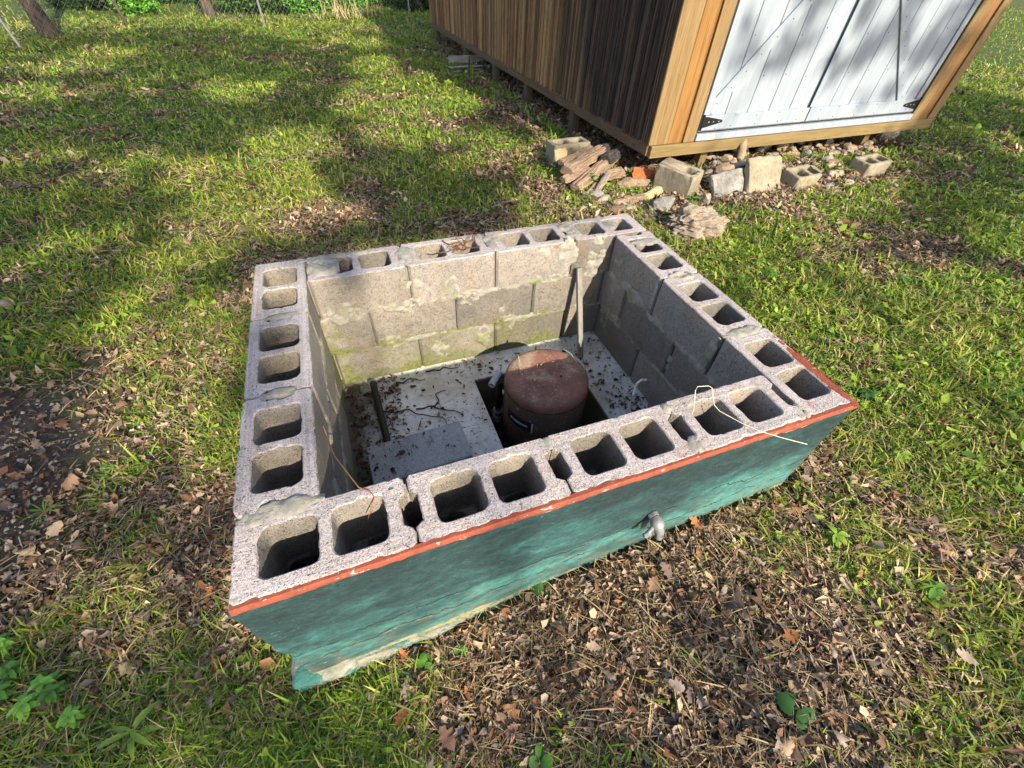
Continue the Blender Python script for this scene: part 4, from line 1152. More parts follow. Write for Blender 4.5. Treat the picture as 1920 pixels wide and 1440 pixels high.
# grey weathered stump
m = MB(); p = gp(1305, 440)
bm = bmesh.new(); bmesh.ops.create_icosphere(bm, subdivisions=5, radius=1)
for v in bm.verts:
    n_ = v.co.normalized(); f = 1+.30*noise.noise(n_*1.4+Vector((4, 4, 4)))
    g_ = noise.noise(Vector((n_.x*1.5, n_.y*6, n_.z*6)))*.26+noise.noise(Vector((n_.x*3, n_.y*13, n_.z*13)))*.16+noise.noise(n_*5)*.1
    q_ = n_*(f+g_); x_ = q_.x; y_ = q_.y*.95; z_ = q_.z
    an = math.radians(-35); X = x_*math.cos(an)-y_*math.sin(an); Y = x_*math.sin(an)+y_*math.cos(an)
    v.co = Vector((p[0]+.02+X*.215, p[1]+.06+Y*.155, p[2]+.03+z_*.135))
bm.verts.index_update(); m.add([tuple(v.co) for v in bm.verts], [tuple(v.index for v in f.verts) for f in bm.faces]); bm.free()
o = m.build('tree_stump', M_DRIFT, smooth=True, angle=60); tag(o, 'weathered grey fibrous root stump behind the right corner of the pit', 'stump')

# sheet metal lengths and sticks by the far side of the shed
for k, (a, b_, h, w_, lab) in enumerate((((840, 119), (935, 113), .06, .05, 'upper long grey metal channel poking out under the shed side'), ((842, 131), (930, 126), .03, .03, 'thin pale metal strip lying just in front of the channel'), ((850, 137), (900, 131), .01, .02, 'shortest pale metal strip of the three on the ground'))):
    p0 = gp(*a); p1 = gp(*b_); dd = Vector(p1-p0); an = math.atan2(dd.y, dd.x); m = MB()
    T = Matrix.Translation((p0[0], p0[1], float(ground(p0[0], p0[1])))) @ Matrix.Rotation(an, 4, 'Z')
    m.box((0, -w_, h), (dd.length, w_, h+.012), T); 
    if k == 0: m.box((0, -w_, 0.01), (dd.length, -w_+.01, h+.05), T)
    o = m.build('metal_strip', M_ALU); tag(o, lab, 'metal strip', 'metal lengths under the shed side')
for (a, b_, h, lab) in (((879, 150), (886, 112), .28, 'thin dark rod stuck upright in front of the metal strips'), ((1001, 238), (1014, 207), .16, 'short dark rod leaning in the shade of the shed side'), ((1445, 455), (1450, 424), .13, 'thin dark twig standing upright in the right lawn')):
    p0 = gp(*a); p1 = gp(*a)+np.array([.03, .05, h]); m = MB(); m.tube([p0-np.array([0, 0, .03]), p1], .007, 7); o = m.build('rod', M_BLACK, smooth=True); tag(o, lab, 'rod')

# ------------------------------------------------------------------ long twigs and straws that read one by one
def stick(pts_px, r, mat, lab, name='twig', lift=.012):
    ps = []
    for (u, v) in pts_px:
        p = gp(u, v); ps.append((p[0], p[1], p[2]+lift+.006*math.sin(u*.1)))
    # densify
    out = []
    for i in range(len(ps)-1):
        for k in range(8):
            t = k/8; q_ = np.array(ps[i])*(1-t)+np.array(ps[i+1])*t; q_[2] = max(q_[2], float(ground(q_[0], q_[1]))+lift); out.append(q_+rng.normal(0, .0012, 3))
    out.append(ps[-1]); m = MB(); m.tube(out, [r*(1-.5*i/len(out)) for i in range(len(out))], 6); o = m.build(name, mat, smooth=True); tag(o, lab, 'twig')
M_TWIG = m_plain('twig_brown', (.17, .10, .06), .9, 0, .4); M_STRAW = m_plain('straw_pale', (.45, .34, .18), .7, 0, .3)
stick([(1278, 1150), (1350, 1060), (1410, 980), (1440, 940)], .004, M_TWIG, 'long thin brown stem slanting through the leaves by the faucet')
stick([(1320, 1252), (1400, 1325), (1480, 1405)], .0035, M_STRAW, 'long pale stalk in the grass at lower right')
stick([(1520, 940), (1640, 970), (1800, 990), (1918, 1012)], .0045, M_TWIG, 'long brown stalk crossing the sunny grass at right')
stick([(1265, 1200), (1330, 1188), (1395, 1172)], .003, M_TWIG, 'short brown stem lying flat in the leaves below the faucet')
stick([(855, 1335), (930, 1300), (1020, 1262)], .003, M_STRAW, 'yellow dead stalk in the leaves below the teal wall')
stick([(520, 1270), (550, 1300), (590, 1330)], .0035, M_TWIG, 'brown twig below the broken near corner of the footing')
stick([(1208, 1115), (1218, 1180), (1235, 1250)], .0025, M_STRAW, 'thin upright looking straw in the leaves under the faucet')
# ------------------------------------------------------------------ ground cover
FOOT = np.array([.43, -.45])
def sample(n, rmax=15.5, soft=1.5, seed=1, rmin=.01):
    r_ = np.random.default_rng(seed)
    rr = np.linspace(rmin, rmax, 4000); pdf = rr/(1+(rr/soft)**2)**.92; cdf = np.cumsum(pdf); cdf /= cdf[-1]
    r = np.interp(r_.random(n*2), cdf, rr); az = r_.uniform(math.radians(-42), math.radians(168), n*2)
    back = r_.random(n*2) < .12; az = np.where(back & (r < 2.2), r_.uniform(-math.pi, math.pi, n*2), az)
    x = FOOT[0]+r*np.cos(az); y = FOOT[1]+r*np.sin(az)
    # in view test with margins
    d = np.stack([x-CAM[0], y-CAM[1], ground(x, y)-CAM[2]], 1) @ RC.T
    u = 960+FPX*d[:, 0]/-d[:, 2]; v = 720-FPX*d[:, 1]/-d[:, 2]
    ok = (d[:, 2] < -.1) & (u > -420) & (u < 2340) & (v > -150) & (v < 1800)
    ok &= ~((x > -.03) & (x < 1.87) & (y > -.035) & (y < 1.46))
    x, y, r = x[ok][:n], y[ok][:n], r[ok][:n]
    return x, y, r, r_
SI = np.array(S.inverted())
def shedlocal(x, y):
    return SI[0, 0]*x+SI[0, 1]*y+SI[0, 3], SI[1, 0]*x+SI[1, 1]*y+SI[1, 3]
def blob(x, y, cx, cy, rx, ry): return np.clip(1.25-np.hypot((x-cx)/rx, (y-cy)/ry), 0, 1)
def green(x, y):
    """how green the turf is, 0..1"""
    n = fbm(x*1.6, y*1.6, 11, 4); n2 = fbm(x*5, y*5, 21, 3)
    g = .68+(n-.5)*2.3+(n2-.5)*1.4+.04*sm((x-1.9)/.5)
    g += .22*sm((y-2.2)/2)
    g -= 1.3*blob(x, y, -1.4, 1.3, .9, .75)           # bare soil far left
    g -= .75*blob(x, y, 1.00, -.42, .8, .42)            # leaf litter in front of the teal wall
    g -= .12*blob(x, y, .1, -.35, .9, .5)
    g -= .15*blob(x, y, -.45, 1.6, .6, .9)
    g -= .55*blob(x, y, .2, 2.2, 1.2, .5)
    g -= .50*blob(x, y, 1.6, 4.4, .8, 1.0)
    g -= .7*blob(x, y, 3.6, 2.5, 2.2, .55)               # rubble
    g += .40*blob(x, y, 2.8, .6, 1.1, 1.0)+.25*blob(x, y, 2.2, -.5, .8, .5)
    g += .30*blob(x, y, -.9, -.0, .5, .5)
    u, w = shedlocal(x, y)
    und = (u > -.05) & (u < SW+.05) & (w > -.03) & (w < SL)
    g = np.where(und, -1, g)
    g -= .5*np.clip(1-np.abs(u+.35)/.5, 0, 1)*((w > 0) & (w < SL))
    return np.clip(g, -1, 1), und

def blades(name, n, seed, L, Wd, lean, colf, mat, label, cat, gmin=None, flat=0, soft=1.5, tuft=0, keepf=None, wgrow=.55, lgrow=.06, rmax=15.5):
    x, y, r, rg = sample(n, seed=seed, soft=soft, rmax=rmax)
    if tuft:
        # gather blades round tuft centres
        k = max(1, len(x)//tuft); ci = rg.integers(0, k, len(x)); az = rg.uniform(0, 2*math.pi, len(x))
        spread = .018*(1+.35*r[:k][ci])*np.abs(rg.normal(0, 1, len(x)))
        x, y, r = x[:k][ci]+spread*np.cos(az), y[:k][ci]+spread*np.sin(az), r[:k][ci]
        head = az+rg.normal(0, .7, len(x))
    else: head = rg.uniform(0, 2*math.pi, len(x))
    bad = (x > -.025) & (x < 1.86) & (y > -.03) & (y < 1.455)
    g, und = green(x, y); kp = keepf(g, rg.random(len(x)), x, y) & ~bad
    x, y, r, head, g = x[kp], y[kp], r[kp], head[kp], g[kp]; m = len(x)
    z = ground(x, y)
    ln = L*(1+lgrow*r)*rg.gamma(5, .2, m).clip(.3, 2.6); w = Wd*(1+wgrow*r)*rg.uniform(.6, 1.4, m)
    th0 = rg.normal(lean[0], lean[1], m).clip(.05, 1.56)       # angle from vertical
    bend = rg.uniform(.1, .9, m)*(.35 if flat else 1)
    hx, hy = np.cos(head), np.sin(head); px, py = -hy, hx
    t1 = th0; t2 = np.minimum(th0+bend, 1.75)
    if flat: t2 = np.minimum(t2, 1.62)
    l1 = ln*.55; l2 = ln*.5
    b = np.stack([x, y, z-.004+(rg.uniform(0.002, .016, m) if flat else 0)], 1)
    q1 = b+np.stack([hx*np.sin(t1)*l1, hy*np.sin(t1)*l1, np.cos(t1)*l1], 1)
    q2 = q1+np.stack([hx*np.sin(t2)*l2, hy*np.sin(t2)*l2, np.cos(t2)*l2], 1)
    yaw = rg.uniform(-.6, .6, m); sx = px+hx*yaw; sy = py+hy*yaw
    sd3 = np.stack([sx, sy, rg.uniform(-.35, .35, m)], 1)*(w/2)[:, None]
    V = np.stack([b-sd3, b+sd3, q1-sd3*.85, q1+sd3*.85, q2], 1).reshape(-1, 3)
    i = np.arange(m)*5
    F4 = np.stack([i, i+1, i+3, i+2], 1); F3 = np.stack([i+2, i+3, i+4], 1)
    c = colf(rg, m, g, x, y)                                   # (m,3)
    cc = np.repeat(c[:, None, :], 5, 1)
    tip = rg.uniform(.9, 1.25, m)[:, None]; cc[:, 4] *= tip
    if not flat: cc[:, 0] *= .75; cc[:, 1] *= .75
    o = np_mesh(name, V, [F4, F3], cc.reshape(-1, 3), mat); tag(o, label, cat, kind='stuff'); return m
def gcol(rg, m, g, x, y):
    t = rg.random(m)[:, None]; a = np.array([.125, .215, .026]); b_ = np.array([.37, .45, .05]); c = a*(1-t)+b_*t
    ylw = (rg.random(m) < .14+.25*np.clip(.5-g, 0, 1))[:, None]
    c = np.where(ylw, np.array([.50, .43, .15])*rg.uniform(.7, 1.2, m)[:, None], c)
    nz = fbm(x*2.3, y*2.3, 31, 3)[:, None]; n5 = fbm(x*.9, y*.9, 37, 2)[:, None]
    c = c*(.55+.8*nz)*(np.array([.8, 1.0, .9])*(1-n5)+np.array([1.15, 1.0, 1.0])*n5)
    blu = (rg.random(m) < .2)[:, None]; c = np.where(blu & ~ylw, np.array([.07, .16, .035])*rg.uniform(.8, 1.4, m)[:, None], c)
    return c
def scol(rg, m, g, x, y):
    t = rg.random(m)[:, None]; return (np.array([.46, .35, .20])*(1-t)+np.array([.20, .14, .085])*t)*rg.uniform(.7, 1.35, m)[:, None]
blades('grass', 400000, 1, .042, .0027, (.95, .40), gcol, M_GRASS, 'patchy green lawn grass with yellowing blades', 'grass', tuft=11, wgrow=.42, lgrow=.03, keepf=lambda g, q, x, y: q < np.clip(g*1.45-.22, 0, 1))
blades('grass', 45000, 12, .058, .0055, (1.0, .35), gcol, M_GRASS, 'broad bladed coarse grass tufts near the pit', 'grass', tuft=12, keepf=lambda g, q, x, y: (q < np.clip(g*1.6-.1, 0.03, 1)) & (fbm(x*2.1, y*2.1, 91, 2) > .47), rmax=6.5, soft=1.8, wgrow=.25, lgrow=.03)
blades('grass', 110000, 2, .030, .0034, (1.0, .35), gcol, M_GRASS, 'short green undergrowth between the tufts', 'grass', keepf=lambda g, q, x, y: q < np.clip(g*1.3+.12, 0, .9))
blades('dry_grass', 140000, 3, .055, .0021, (1.38, .14), scol, M_DRY, 'dry pale straw and cut grass stalks scattered over the soil', 'dry grass', flat=1, keepf=lambda g, q, x, y: (q < np.clip(1.05-g*.75, .12, .95)*np.clip((np.hypot((x+1.45)/.9, (y-1.2)/.8)-.55)*1.6, .06, 1)))

blades('grass', 120000, 8, .075, .009, (1.0, .35), gcol, M_GRASS, 'taller rough grass on the far parts of the lawn', 'grass', keepf=lambda g, q, x, y: (q < .9) & (np.hypot(x-.4, y+.4) > 8.5), soft=14, rmax=42, wgrow=.06, lgrow=.012)
# litter: small torn leaf bits, then whole leaves
def bits(name, n, seed, size, colf, mat, label, cat, keepf, soft=1.5, rmax=12, pos=None, lift=.004):
    if pos is None: x, y, r, rg = sample(n, seed=seed, soft=soft, rmax=rmax); z = None
    else: x, y, z, r, rg = pos
    g, und = green(x, y) if pos is None else (np.zeros(len(x)), None)
    kp = keepf(g, rg.random(len(x)), x, y); x, y, r, g = x[kp], y[kp], r[kp], g[kp]; m = len(x)
    z = ground(x, y) if z is None else z[kp]
    s = size*(1+.25*r)*rg.gamma(3, 1/3, m).clip(.3, 2.4)
    az = rg.uniform(0, 2*math.pi, m); tilt = rg.normal(0, .35, m); curl = rg.normal(0, .8, m); asp = rg.uniform(.25, .7, m)
    u = np.stack([np.cos(az)*np.cos(tilt), np.sin(az)*np.cos(tilt), np.sin(tilt)], 1); v = np.stack([-np.sin(az), np.cos(az), rg.normal(0, .3, m)], 1)
    nrm = np.cross(u, v)
    c0 = np.stack([x, y, z+lift+np.abs(np.sin(tilt))*s*.5+rg.uniform(0, .012, m)], 1)
    def P(a, b_, h): return c0+u*(a*s)[:, None]+v*(b_*s*asp)[:, None]+nrm*(h*s)[:, None]
    j = lambda k=.15: rg.normal(0, k, m)
    rows = [P(-.5+j(.08), j(), curl*.3), P(-.18+j(), -.45+j(), curl*0-.02), P(.2+j(), -.4+j(), curl*0), P(.55+j(.08), j(), curl*.3), P(.2+j(), .42+j(), j(.1)), P(-.2+j(), .4+j(), j(.1)), P(0*s, 0*s, -np.abs(curl)*.22)]
    V = np.stack(rows, 1).reshape(-1, 3); i = np.arange(m)*7
    F3 = np.concatenate([np.stack([i+a, i+(a+1) % 6, i+6], 1) for a in range(6)])
    c = colf(rg, m, g, x, y); cc = np.repeat(c[:, None, :], 7, 1)*rg.uniform(.85, 1.1, (m, 7, 1))
    o = np_mesh(name, V, [F3], cc.reshape(-1, 3), mat); tag(o, label, cat, kind='stuff'); return m
def lcol(rg, m, g, x, y):
    pal = np.array([[.26, .16, .10], [.15, .085, .055], [.36, .25, .16], [.085, .050, .036], [.28, .22, .17], [.22, .11, .055], [.13, .095, .08], [.44, .33, .22], [.06, .042, .032]])
    return pal[rg.integers(0, len(pal), m)]*rg.uniform(.85, 1.5, m)[:, None]
bits('leaf_litter', 150000, 5, .0145, lcol, M_DRY, 'brown crumbled leaf litter covering the soil between the grass', 'leaf litter', lambda g, q, x, y: (q < np.clip(.98-g*1.1, .025, .95)*np.clip((np.hypot((x+1.45)/.9, (y-1.2)/.8)-.45)*1.4, .12, 1)))
def ccol(rg, m, g, x, y):
    t = rg.random(m)[:, None]; return (np.array([.13, .25, .035])*(1-t)+np.array([.34, .44, .06])*t)*rg.uniform(.8, 1.2, m)[:, None]
bits('clover', 60000, 6, .015, ccol, M_GRASS, 'small round leaved clover and weeds in the lawn', 'clover', lambda g, q, x, y: (q < np.clip(g*1.2-.15, 0, .8)*(fbm(x*1.3+7, y*1.3, 77, 3) > np.where(x > 1.9, .38, .50))*np.where(x > 1.9, 1.0, .5)), lift=.016)
def oakproto(seed):
    r = np.random.default_rng(seed); n = 8; P = []
    bend = r.uniform(-2.2, 2.2); roll = r.uniform(-2.6, 2.6)
    t = np.linspace(0, 1, n); half = (.30*np.sin(np.pi*np.minimum(1, t*1.02+.02))**.7+.015)*np.where(np.arange(n) % 2, 1.15, .6)*r.uniform(.8, 1.15, n)
    if r.random() < .35: half[r.integers(4, 7):] *= .25          # torn tip
    ang = bend*(t-.5); yy = np.cumsum(np.cos(ang))/n; zz = np.cumsum(np.sin(ang))/n
    for k in range(n):
        for s_ in (-1, -.5, 0, .5, 1):
            w = half[k]*s_; a = roll*abs(s_)*half[k]*1.6
            P.append((w*math.cos(a), yy[k]+.06*abs(s_)*(k % 2), zz[k]+abs(w)*math.sin(a)+.03*r.normal()))
    P = np.array(P); P -= P.mean(0); F = np.array([(k*5+a, k*5+a+1, k*5+a+6, k*5+a+5) for k in range(n-1) for a in range(4)]); return P, F
PROT = [oakproto(q) for q in range(16)]
x, y, r, rg = sample(15000, seed=15, soft=1.25, rmax=7); g, und = green(x, y); kp = rg.random(len(x)) < np.clip(.80-g*.95, .04, .75); x, y, r = x[kp], y[kp], r[kp]
V = []; F = []; CC = []; off = 0; cl = lcol(rg, len(x), None, None, None)*.9
for k in range(len(x)):
    P_, F_ = PROT[rg.integers(0, 16)]; s = .040*rg.gamma(7, 1/7)*(1+.03*r[k]); e = Euler((rg.normal(0, .45), rg.normal(0, .45), rg.uniform(0, 6.28))).to_matrix(); Q = (P_*s) @ np.array(e).T
    V.append(Q+np.array([x[k], y[k], float(ground(x[k], y[k]))+.004-Q[:, 2].min()*.6])); F.append(F_+off); off += len(P_); CC.append(np.tile(cl[k], (len(P_), 1))*rg.uniform(.85, 1.12, (len(P_), 1)))
o = np_mesh('leaf_litter', np.concatenate(V), [np.concatenate(F)], np.concatenate(CC), M_DRY); tag(o, 'curled torn brown leaves lying thick over the litter', 'leaf litter', kind='stuff'); o.data.shade_smooth()
# pebbles: gravel on the soil at far left and by the rubble
def rubbpos(n, seed):
    r_ = np.random.default_rng(seed); a = n//2
    x = np.concatenate([r_.normal(-1.45, .35, a), r_.uniform(2.4, 5.6, n-a)]); y = np.concatenate([r_.normal(1.15, .35, a), 2.6+r_.normal(0, .28, n-a)])
    return x, y, ground(x, y)-.002, np.ones(n)*.5, r_
def pcol(rg, m, g, x, y):
    pal = np.array([[.40, .36, .30], [.28, .26, .24], [.50, .46, .40], [.16, .14, .13], [.34, .26, .19]]); return pal[rg.integers(0, 5, m)]*rg.uniform(.7, 1.1, m)[:, None]
px_, py_, pz_, pr_, prg = rubbpos(2600, 9)
# pebbles are little octahedra
m = len(px_); s = .006+.014*prg.random(m)**3; s[m//2:] *= 1.5; s[:m//2] *= .8; dirs = np.array([[1, 0, 0], [0, 1, 0], [-1, 0, 0], [0, -1, 0], [0, 0, .7], [0, 0, -.7]])
a_ = prg.uniform(0, 6.28, m); Vp = []
for dd in dirs:
    k = prg.uniform(.6, 1.3, m)
    Vp.append(np.stack([px_+s*k*(dd[0]*np.cos(a_)-dd[1]*np.sin(a_)), py_+s*k*(dd[0]*np.sin(a_)+dd[1]*np.cos(a_)), pz_+s*.3+s*k*dd[2]], 1))
Vp = np.stack(Vp, 1).reshape(-1, 3); i = np.arange(m)*6
Fp = np.concatenate([np.stack([i+a, i+(a+1) % 4, i+4], 1) for a in range(4)]+[np.stack([i+(a+1) % 4, i+a, i+5], 1) for a in range(4)])
o = np_mesh('gravel', Vp, [Fp], np.repeat(pcol(prg, m, None, None, None), 6, 0), M_DRY); tag(o, 'loose pale pebbles and crumbs of stone on bare soil', 'gravel', kind='stuff')
# debris inside the pit
r_ = np.random.default_rng(12); n = 4300
x = np.concatenate([r_.uniform(.21, .46, 1500), r_.uniform(.21, 1.62, 1900), r_.uniform(1.40, 1.62, 900)]); y = np.concatenate([r_.uniform(.21, 1.2, 1500), r_.uniform(.21, 1.21, 1900), r_.uniform(.45, 1.21, 900)])
inh = (x > hx0-.01) & (x < hx1+.01) & (y > hy0-.01) & (y < hy1+.01); cap = (x > .26) & (x < .69) & (y > .51) & (y < .73)
z = np.where(cap, -.497, -.608)
clump = fbm(x*7, y*7, 4, 3) > np.where(x < .46, .25, .50)
kk = ~inh & (clump | (r_.random(n) < .2)) & (~cap | (r_.random(n) < .3)); x, y, z = x[kk], y[kk], z[kk]
def dcol(rg, m, g, x, y):
    pal = np.array([[.05, .03, .022], [.09, .055, .04], [.16, .09, .05], [.03, .022, .018], [.22, .15, .09]]); return pal[rg.integers(0, 5, m)]
bits('leaf_debris', 0, 0, .013, dcol, M_DRY, 'dark leaf crumbs scattered on the limed slab inside the pit', 'leaf debris', lambda g, q, x, y: q < 2, pos=(x, y, z, np.zeros(len(x)), r_), lift=.002)
# crumbs on the tank top and in the cores
r_ = np.random.default_rng(13); a = r_.uniform(0, 6.28, 260); rr = .185*np.sqrt(r_.random(260)); x = tx-.03+rr*np.cos(a)*.8; y = ty-.02+rr*np.sin(a)*.8
def d2(rg, m, g, x, y): return np.array([.48, .38, .28])*rg.uniform(.6, 1.1, m)[:, None]
bits('tank_debris', 0, 0, .006, d2, M_DRY, 'pale crumbs lying on the rusty tank top', 'crumbs', lambda g, q, x, y: q < 2, pos=(x, y, np.full(len(x), tz+.000)-.015*((rr/.18)**4)+.002, np.zeros(len(x)), r_), lift=.001)

# ------------------------------------------------------------------ whole oak leaves
def leafmesh(seed, broad=False):
    r = np.random.default_rng(seed); me = bpy.data.meshes.new('oak_leaf')
    n = 9; L_, R_s = [], []; vs = [(0, 0, 0)]
    mid = []; 
    for k in range(n):
        t = k/(n-1); y = t; lobe = (.30*math.sin(math.pi*min(1, t*1.02))**.8+.02)*(1 if broad else (1.25 if k % 2 else .62))
        c = .10*math.sin(t*3+seed)
        mid.append((0+.03*math.sin(t*4+seed), y, c)); e = r.normal(0, .03, 4); up = r.uniform(.0, .22)
        L_.append((-lobe+e[0], y+e[1]+(.05 if k % 2 else 0), c+up*lobe*2)); R_s.append((lobe+e[2], y+e[3]+(.05 if k % 2 else 0), c+r.uniform(0, .22)*lobe*2))
    vs = mid+L_+R_s; fs = []
    for k in range(n-1): fs += [(k, k+1, n+k+1, n+k), (k+1, k, 2*n+k, 2*n+k+1)]
    me.from_pydata([(x_, y_-.5, z_) for x_, y_, z_ in vs], [], fs); me.update(); me.shade_smooth(); return me
LM = []
for k, c in enumerate([(.30, .18, .11), (.20, .11, .075), (.34, .26, .19), (.33, .13, .045), (.15, .10, .085), (.26, .20, .17)]):
    kmat = NB('oak_leaf_brown'); p = kmat.n('ShaderNodeTexCoord').outputs['Object']; nn = kmat.noise(p, 5, 4, .7)
    kmat.fin(kmat.mix(nn, tuple(q_*.6 for q_ in c), tuple(q_*1.25 for q_ in c)), rough=.6)
    LM.append((leafmesh(k+1), kmat.m))
for me, mt in LM: me.materials.append(mt)
r_ = np.random.default_rng(21)
x, y, r, _ = sample(5200, seed=22, soft=1.4, rmax=6.5); g, und = green(x, y)
kk = np.where((r_.random(len(x)) < np.clip(.10-g*.10, .012, .12)*1.2) & ~und)[0][:170]
for c_, i_ in enumerate(kk):
    li_ = r_.integers(0, 6); me, mt = LM[li_]; o = bpy.data.objects.new('oak_leaf', me); C.objects.link(o)
    s = r_.uniform(.024, .048)*(1+.04*r[i_]); o.scale = (s*r_.uniform(.6, 1), s, s*r_.uniform(.8, 2.2)); o.rotation_euler = (r_.normal(0, .35), r_.normal(0, .35), r_.uniform(0, 6.28)); o.location = (x[i_], y[i_], float(ground(x[i_], y[i_]))+.012+s*.18)
    tag(o, 'small curled %s oak leaf fallen %s' % (['brown', 'dark brown', 'pale tan', 'rusty orange', 'purplish brown', 'greyish tan'][li_], 'on the lawn behind the pit' if y[i_] > 1.5 else ('on the ground left of the pit' if x[i_] < 0 else ('on the lawn right of the pit' if x[i_] > 1.85 else 'in the litter below the teal wall'))), 'leaf', 'fallen oak leaves')
for (u, v, s, k, rz_, lab) in ((1300, 985, 0.065, 3, .5, 'sunlit orange oak leaf by the right foot of the teal wall'), (1475, 1195, 0.068, 3, 1.6, 'bright orange oak leaf in the grass at lower right'), (1245, 1075, 0.061, 4, .2, 'dark purple brown leaf lying below the faucet'), (1220, 1100, 0.058, 0, 2.2, 'ochre oak leaf left of the dark leaf below the faucet'), (1265, 1290, 0.054, 5, .9, 'large grey brown curled leaf at the bottom right of centre'), (755, 1345, 0.058, 3, 2.5, 'rusty red oak leaf below the left part of the teal wall'), (840, 1385, 0.068, 1, .3, 'large dark leaf at the bottom edge of the litter'), (1110, 1215, 0.048, 2, 1.1, 'pale tan leaf in the litter below the teal wall'), (1800, 1235, 0.061, 2, .6, 'pale tan leaf in the right foreground grass'), (1845, 965, 0.061, 4, 2.0, 'grey brown leaf in the sunny right grass'), (1580, 1100, 0.054, 2, .4, 'cream leaf in the grass right of the wall'), (365, 770, .06, 1, .2, 'brown leaf standing in the dry patch left of the pit'), (180, 780, .055, 0, .9, 'tan leaf on the bare soil left of the pit'), (905, 425, .05, 2, .2, 'pale leaf on the lawn just behind the back wall')):
    p = gp(u, v); me, mt = LM[k]; o = bpy.data.objects.new('oak_leaf', me); C.objects.link(o); o.scale = (s, s, s*.8); o.rotation_euler = (.15, .1, rz_); o.location = (p[0], p[1], p[2]+.028); tag(o, lab, 'leaf', 'fallen oak leaves')

# ------------------------------------------------------------------ small single plants
def plant(name, u, v, n, L, Wd, h, col, lab, seed, stem=True, kind='whorl', cat='plant'):
    p = gp(u, v); r = np.random.default_rng(seed); V = []; F = []; Cc = []
    root = empty(name, p); tag(root, lab, cat)
    if stem:
        m = MB(); m.tube([p-np.array([0, 0, .01]), p+np.array([.004, .003, h*.5]), p+np.array([.006, .008, h])], .0022, 6); m.build('stem', M_STEM, root, smooth=True)
    me_v = []; me_f = []
    for k in range(n):
        az = k*2.4+r.normal(0, .2); t = (k+1)/n; zb = h*t*(1 if stem else .1)
        el = r.uniform(.1, .7) if kind != 'blade' else r.uniform(.4, 1.1)
        l = L*r.uniform(.7, 1.15); w = Wd*r.uniform(.8, 1.2); base = p+np.array([0, 0, zb])
        d = np.array([math.cos(az), math.sin(az), 0]); sdv = np.array([-math.sin(az), math.cos(az), 0])
        prof = [(0, .12), (.2, .62), (.42, 1), (.68, .92), (.88, .5), (1, .04)] if kind != 'round' else [(0, .1), (.15, .8), (.4, 1.15), (.7, 1.1), (.92, .6), (1, .1)]
        b0 = len(me_v); 
        for (tt, ww) in prof:
            c = base+d*l*tt*math.cos(el*(1-.6*tt))+np.array([0, 0, l*(math.sin(el)*tt-.45*tt*tt*(.6+el))])
            for sgn in (-1, 0, 1): me_v.append(c+sdv*sgn*w*ww*.5+np.array([0, 0, abs(sgn)*w*ww*.16]))
        for a in range(len(prof)-1):
            for b_ in (0, 1): i_ = b0+a*3+b_; me_f.append((i_, i_+1, i_+4, i_+3))
    m = MB(); m.add(me_v, me_f); o = m.build('leaves', col, root, smooth=True, angle=80)
M_STEM = m_plain('green_stem', (.12, .17, .04), .7)
def gm(name, a):
    k = NB(name); p = k.n('ShaderNodeTexCoord').outputs['Object']; n_ = k.noise(p, 25, 3)
    c = k.mix(n_, tuple(q_*.7 for q_ in a), tuple(q_*1.25 for q_ in a)); k.fin(c, rough=.5)
    tr = k.n('ShaderNodeBsdfTranslucent', Color=c); mx = k.n('ShaderNodeMixShader', i0=.3)
    k.t.links.new(k.b.outputs[0], mx.inputs[1]); k.t.links.new(tr.outputs[0], mx.inputs[2]); k.t.links.new(mx.outputs[0], k.t.nodes['Material Output'].inputs['Surface']); return k.m
M_L0 = gm('leaf_pale', (.22, .46, .07)); M_L1 = gm('leaf_green', (.10, .24, .04)); M_L2 = gm('leaf_yellow_green', (.22, .32, .05)); M_L3 = gm('leaf_dark_green', (.045, .13, .03))
plant('weed', 1290, 395, 12, .075, .030, .12, M_L1, 'fresh green leafy weed growing between tilted block and stump', 1)
plant('weed', 1108, 350, 12, .065, .028, .10, M_L1, 'green weed growing in front of the log pile', 2)
plant('weed', 1105, 375, 9, .055, .026, .05, M_L1, 'low green weed at the foot of the log pile', 3)
plant('weed', 1345, 405, 11, .05, .02, .04, M_L3, 'low dark green weed right of the stump', 4, cat='plant')
plant('sapling', 262, 1375, 6, .085, .020, .05, M_L2, 'yellow green broad bladed seedling at the bottom left', 5, kind='blade')
plant('weed', 1488, 1335, 3, .055, .055, .02, M_L3, 'round dark green leaves in the lower right grass', 6, kind='round')
plant('weed', 800, 1245, 7, .035, .022, .03, M_L1, 'small green weed in the litter below the teal wall', 7)
plant('weed', 865, 1220, 6, .028, .016, .03, M_L1, 'tiny ferny weed beside another near the teal wall', 8)
plant('weed', 1018, 1108, 2, .04, .040, .012, M_L3, 'single round dark leaf at the foot of the teal wall', 9, kind='round')
plant('weed', 1012, 1428, 6, .045, .035, .02, M_L1, 'broad green rosette at the bottom edge of the photo centre', 10, kind='round')
plant('grass_tuft', 1185, 1395, 16, .07, .006, .01, M_L2, 'bright tuft of wide grass at the bottom centre right', 11, stem=False, kind='blade')
plant('grass_tuft', 85, 960, 18, .08, .005, .01, M_L2, 'bright tuft of grass at the left edge below the bare soil', 12, stem=False, kind='blade')
plant('weed', 205, 880, 8, .03, .02, .02, M_L1, 'small green weed on the dry ground left of the pit', 13)
plant('yellow_leaf', 748, 1297, 1, .035, .022, .006, M_L2, 'single yellow green leaf lying in the brown litter', 14, stem=False, cat='leaf')
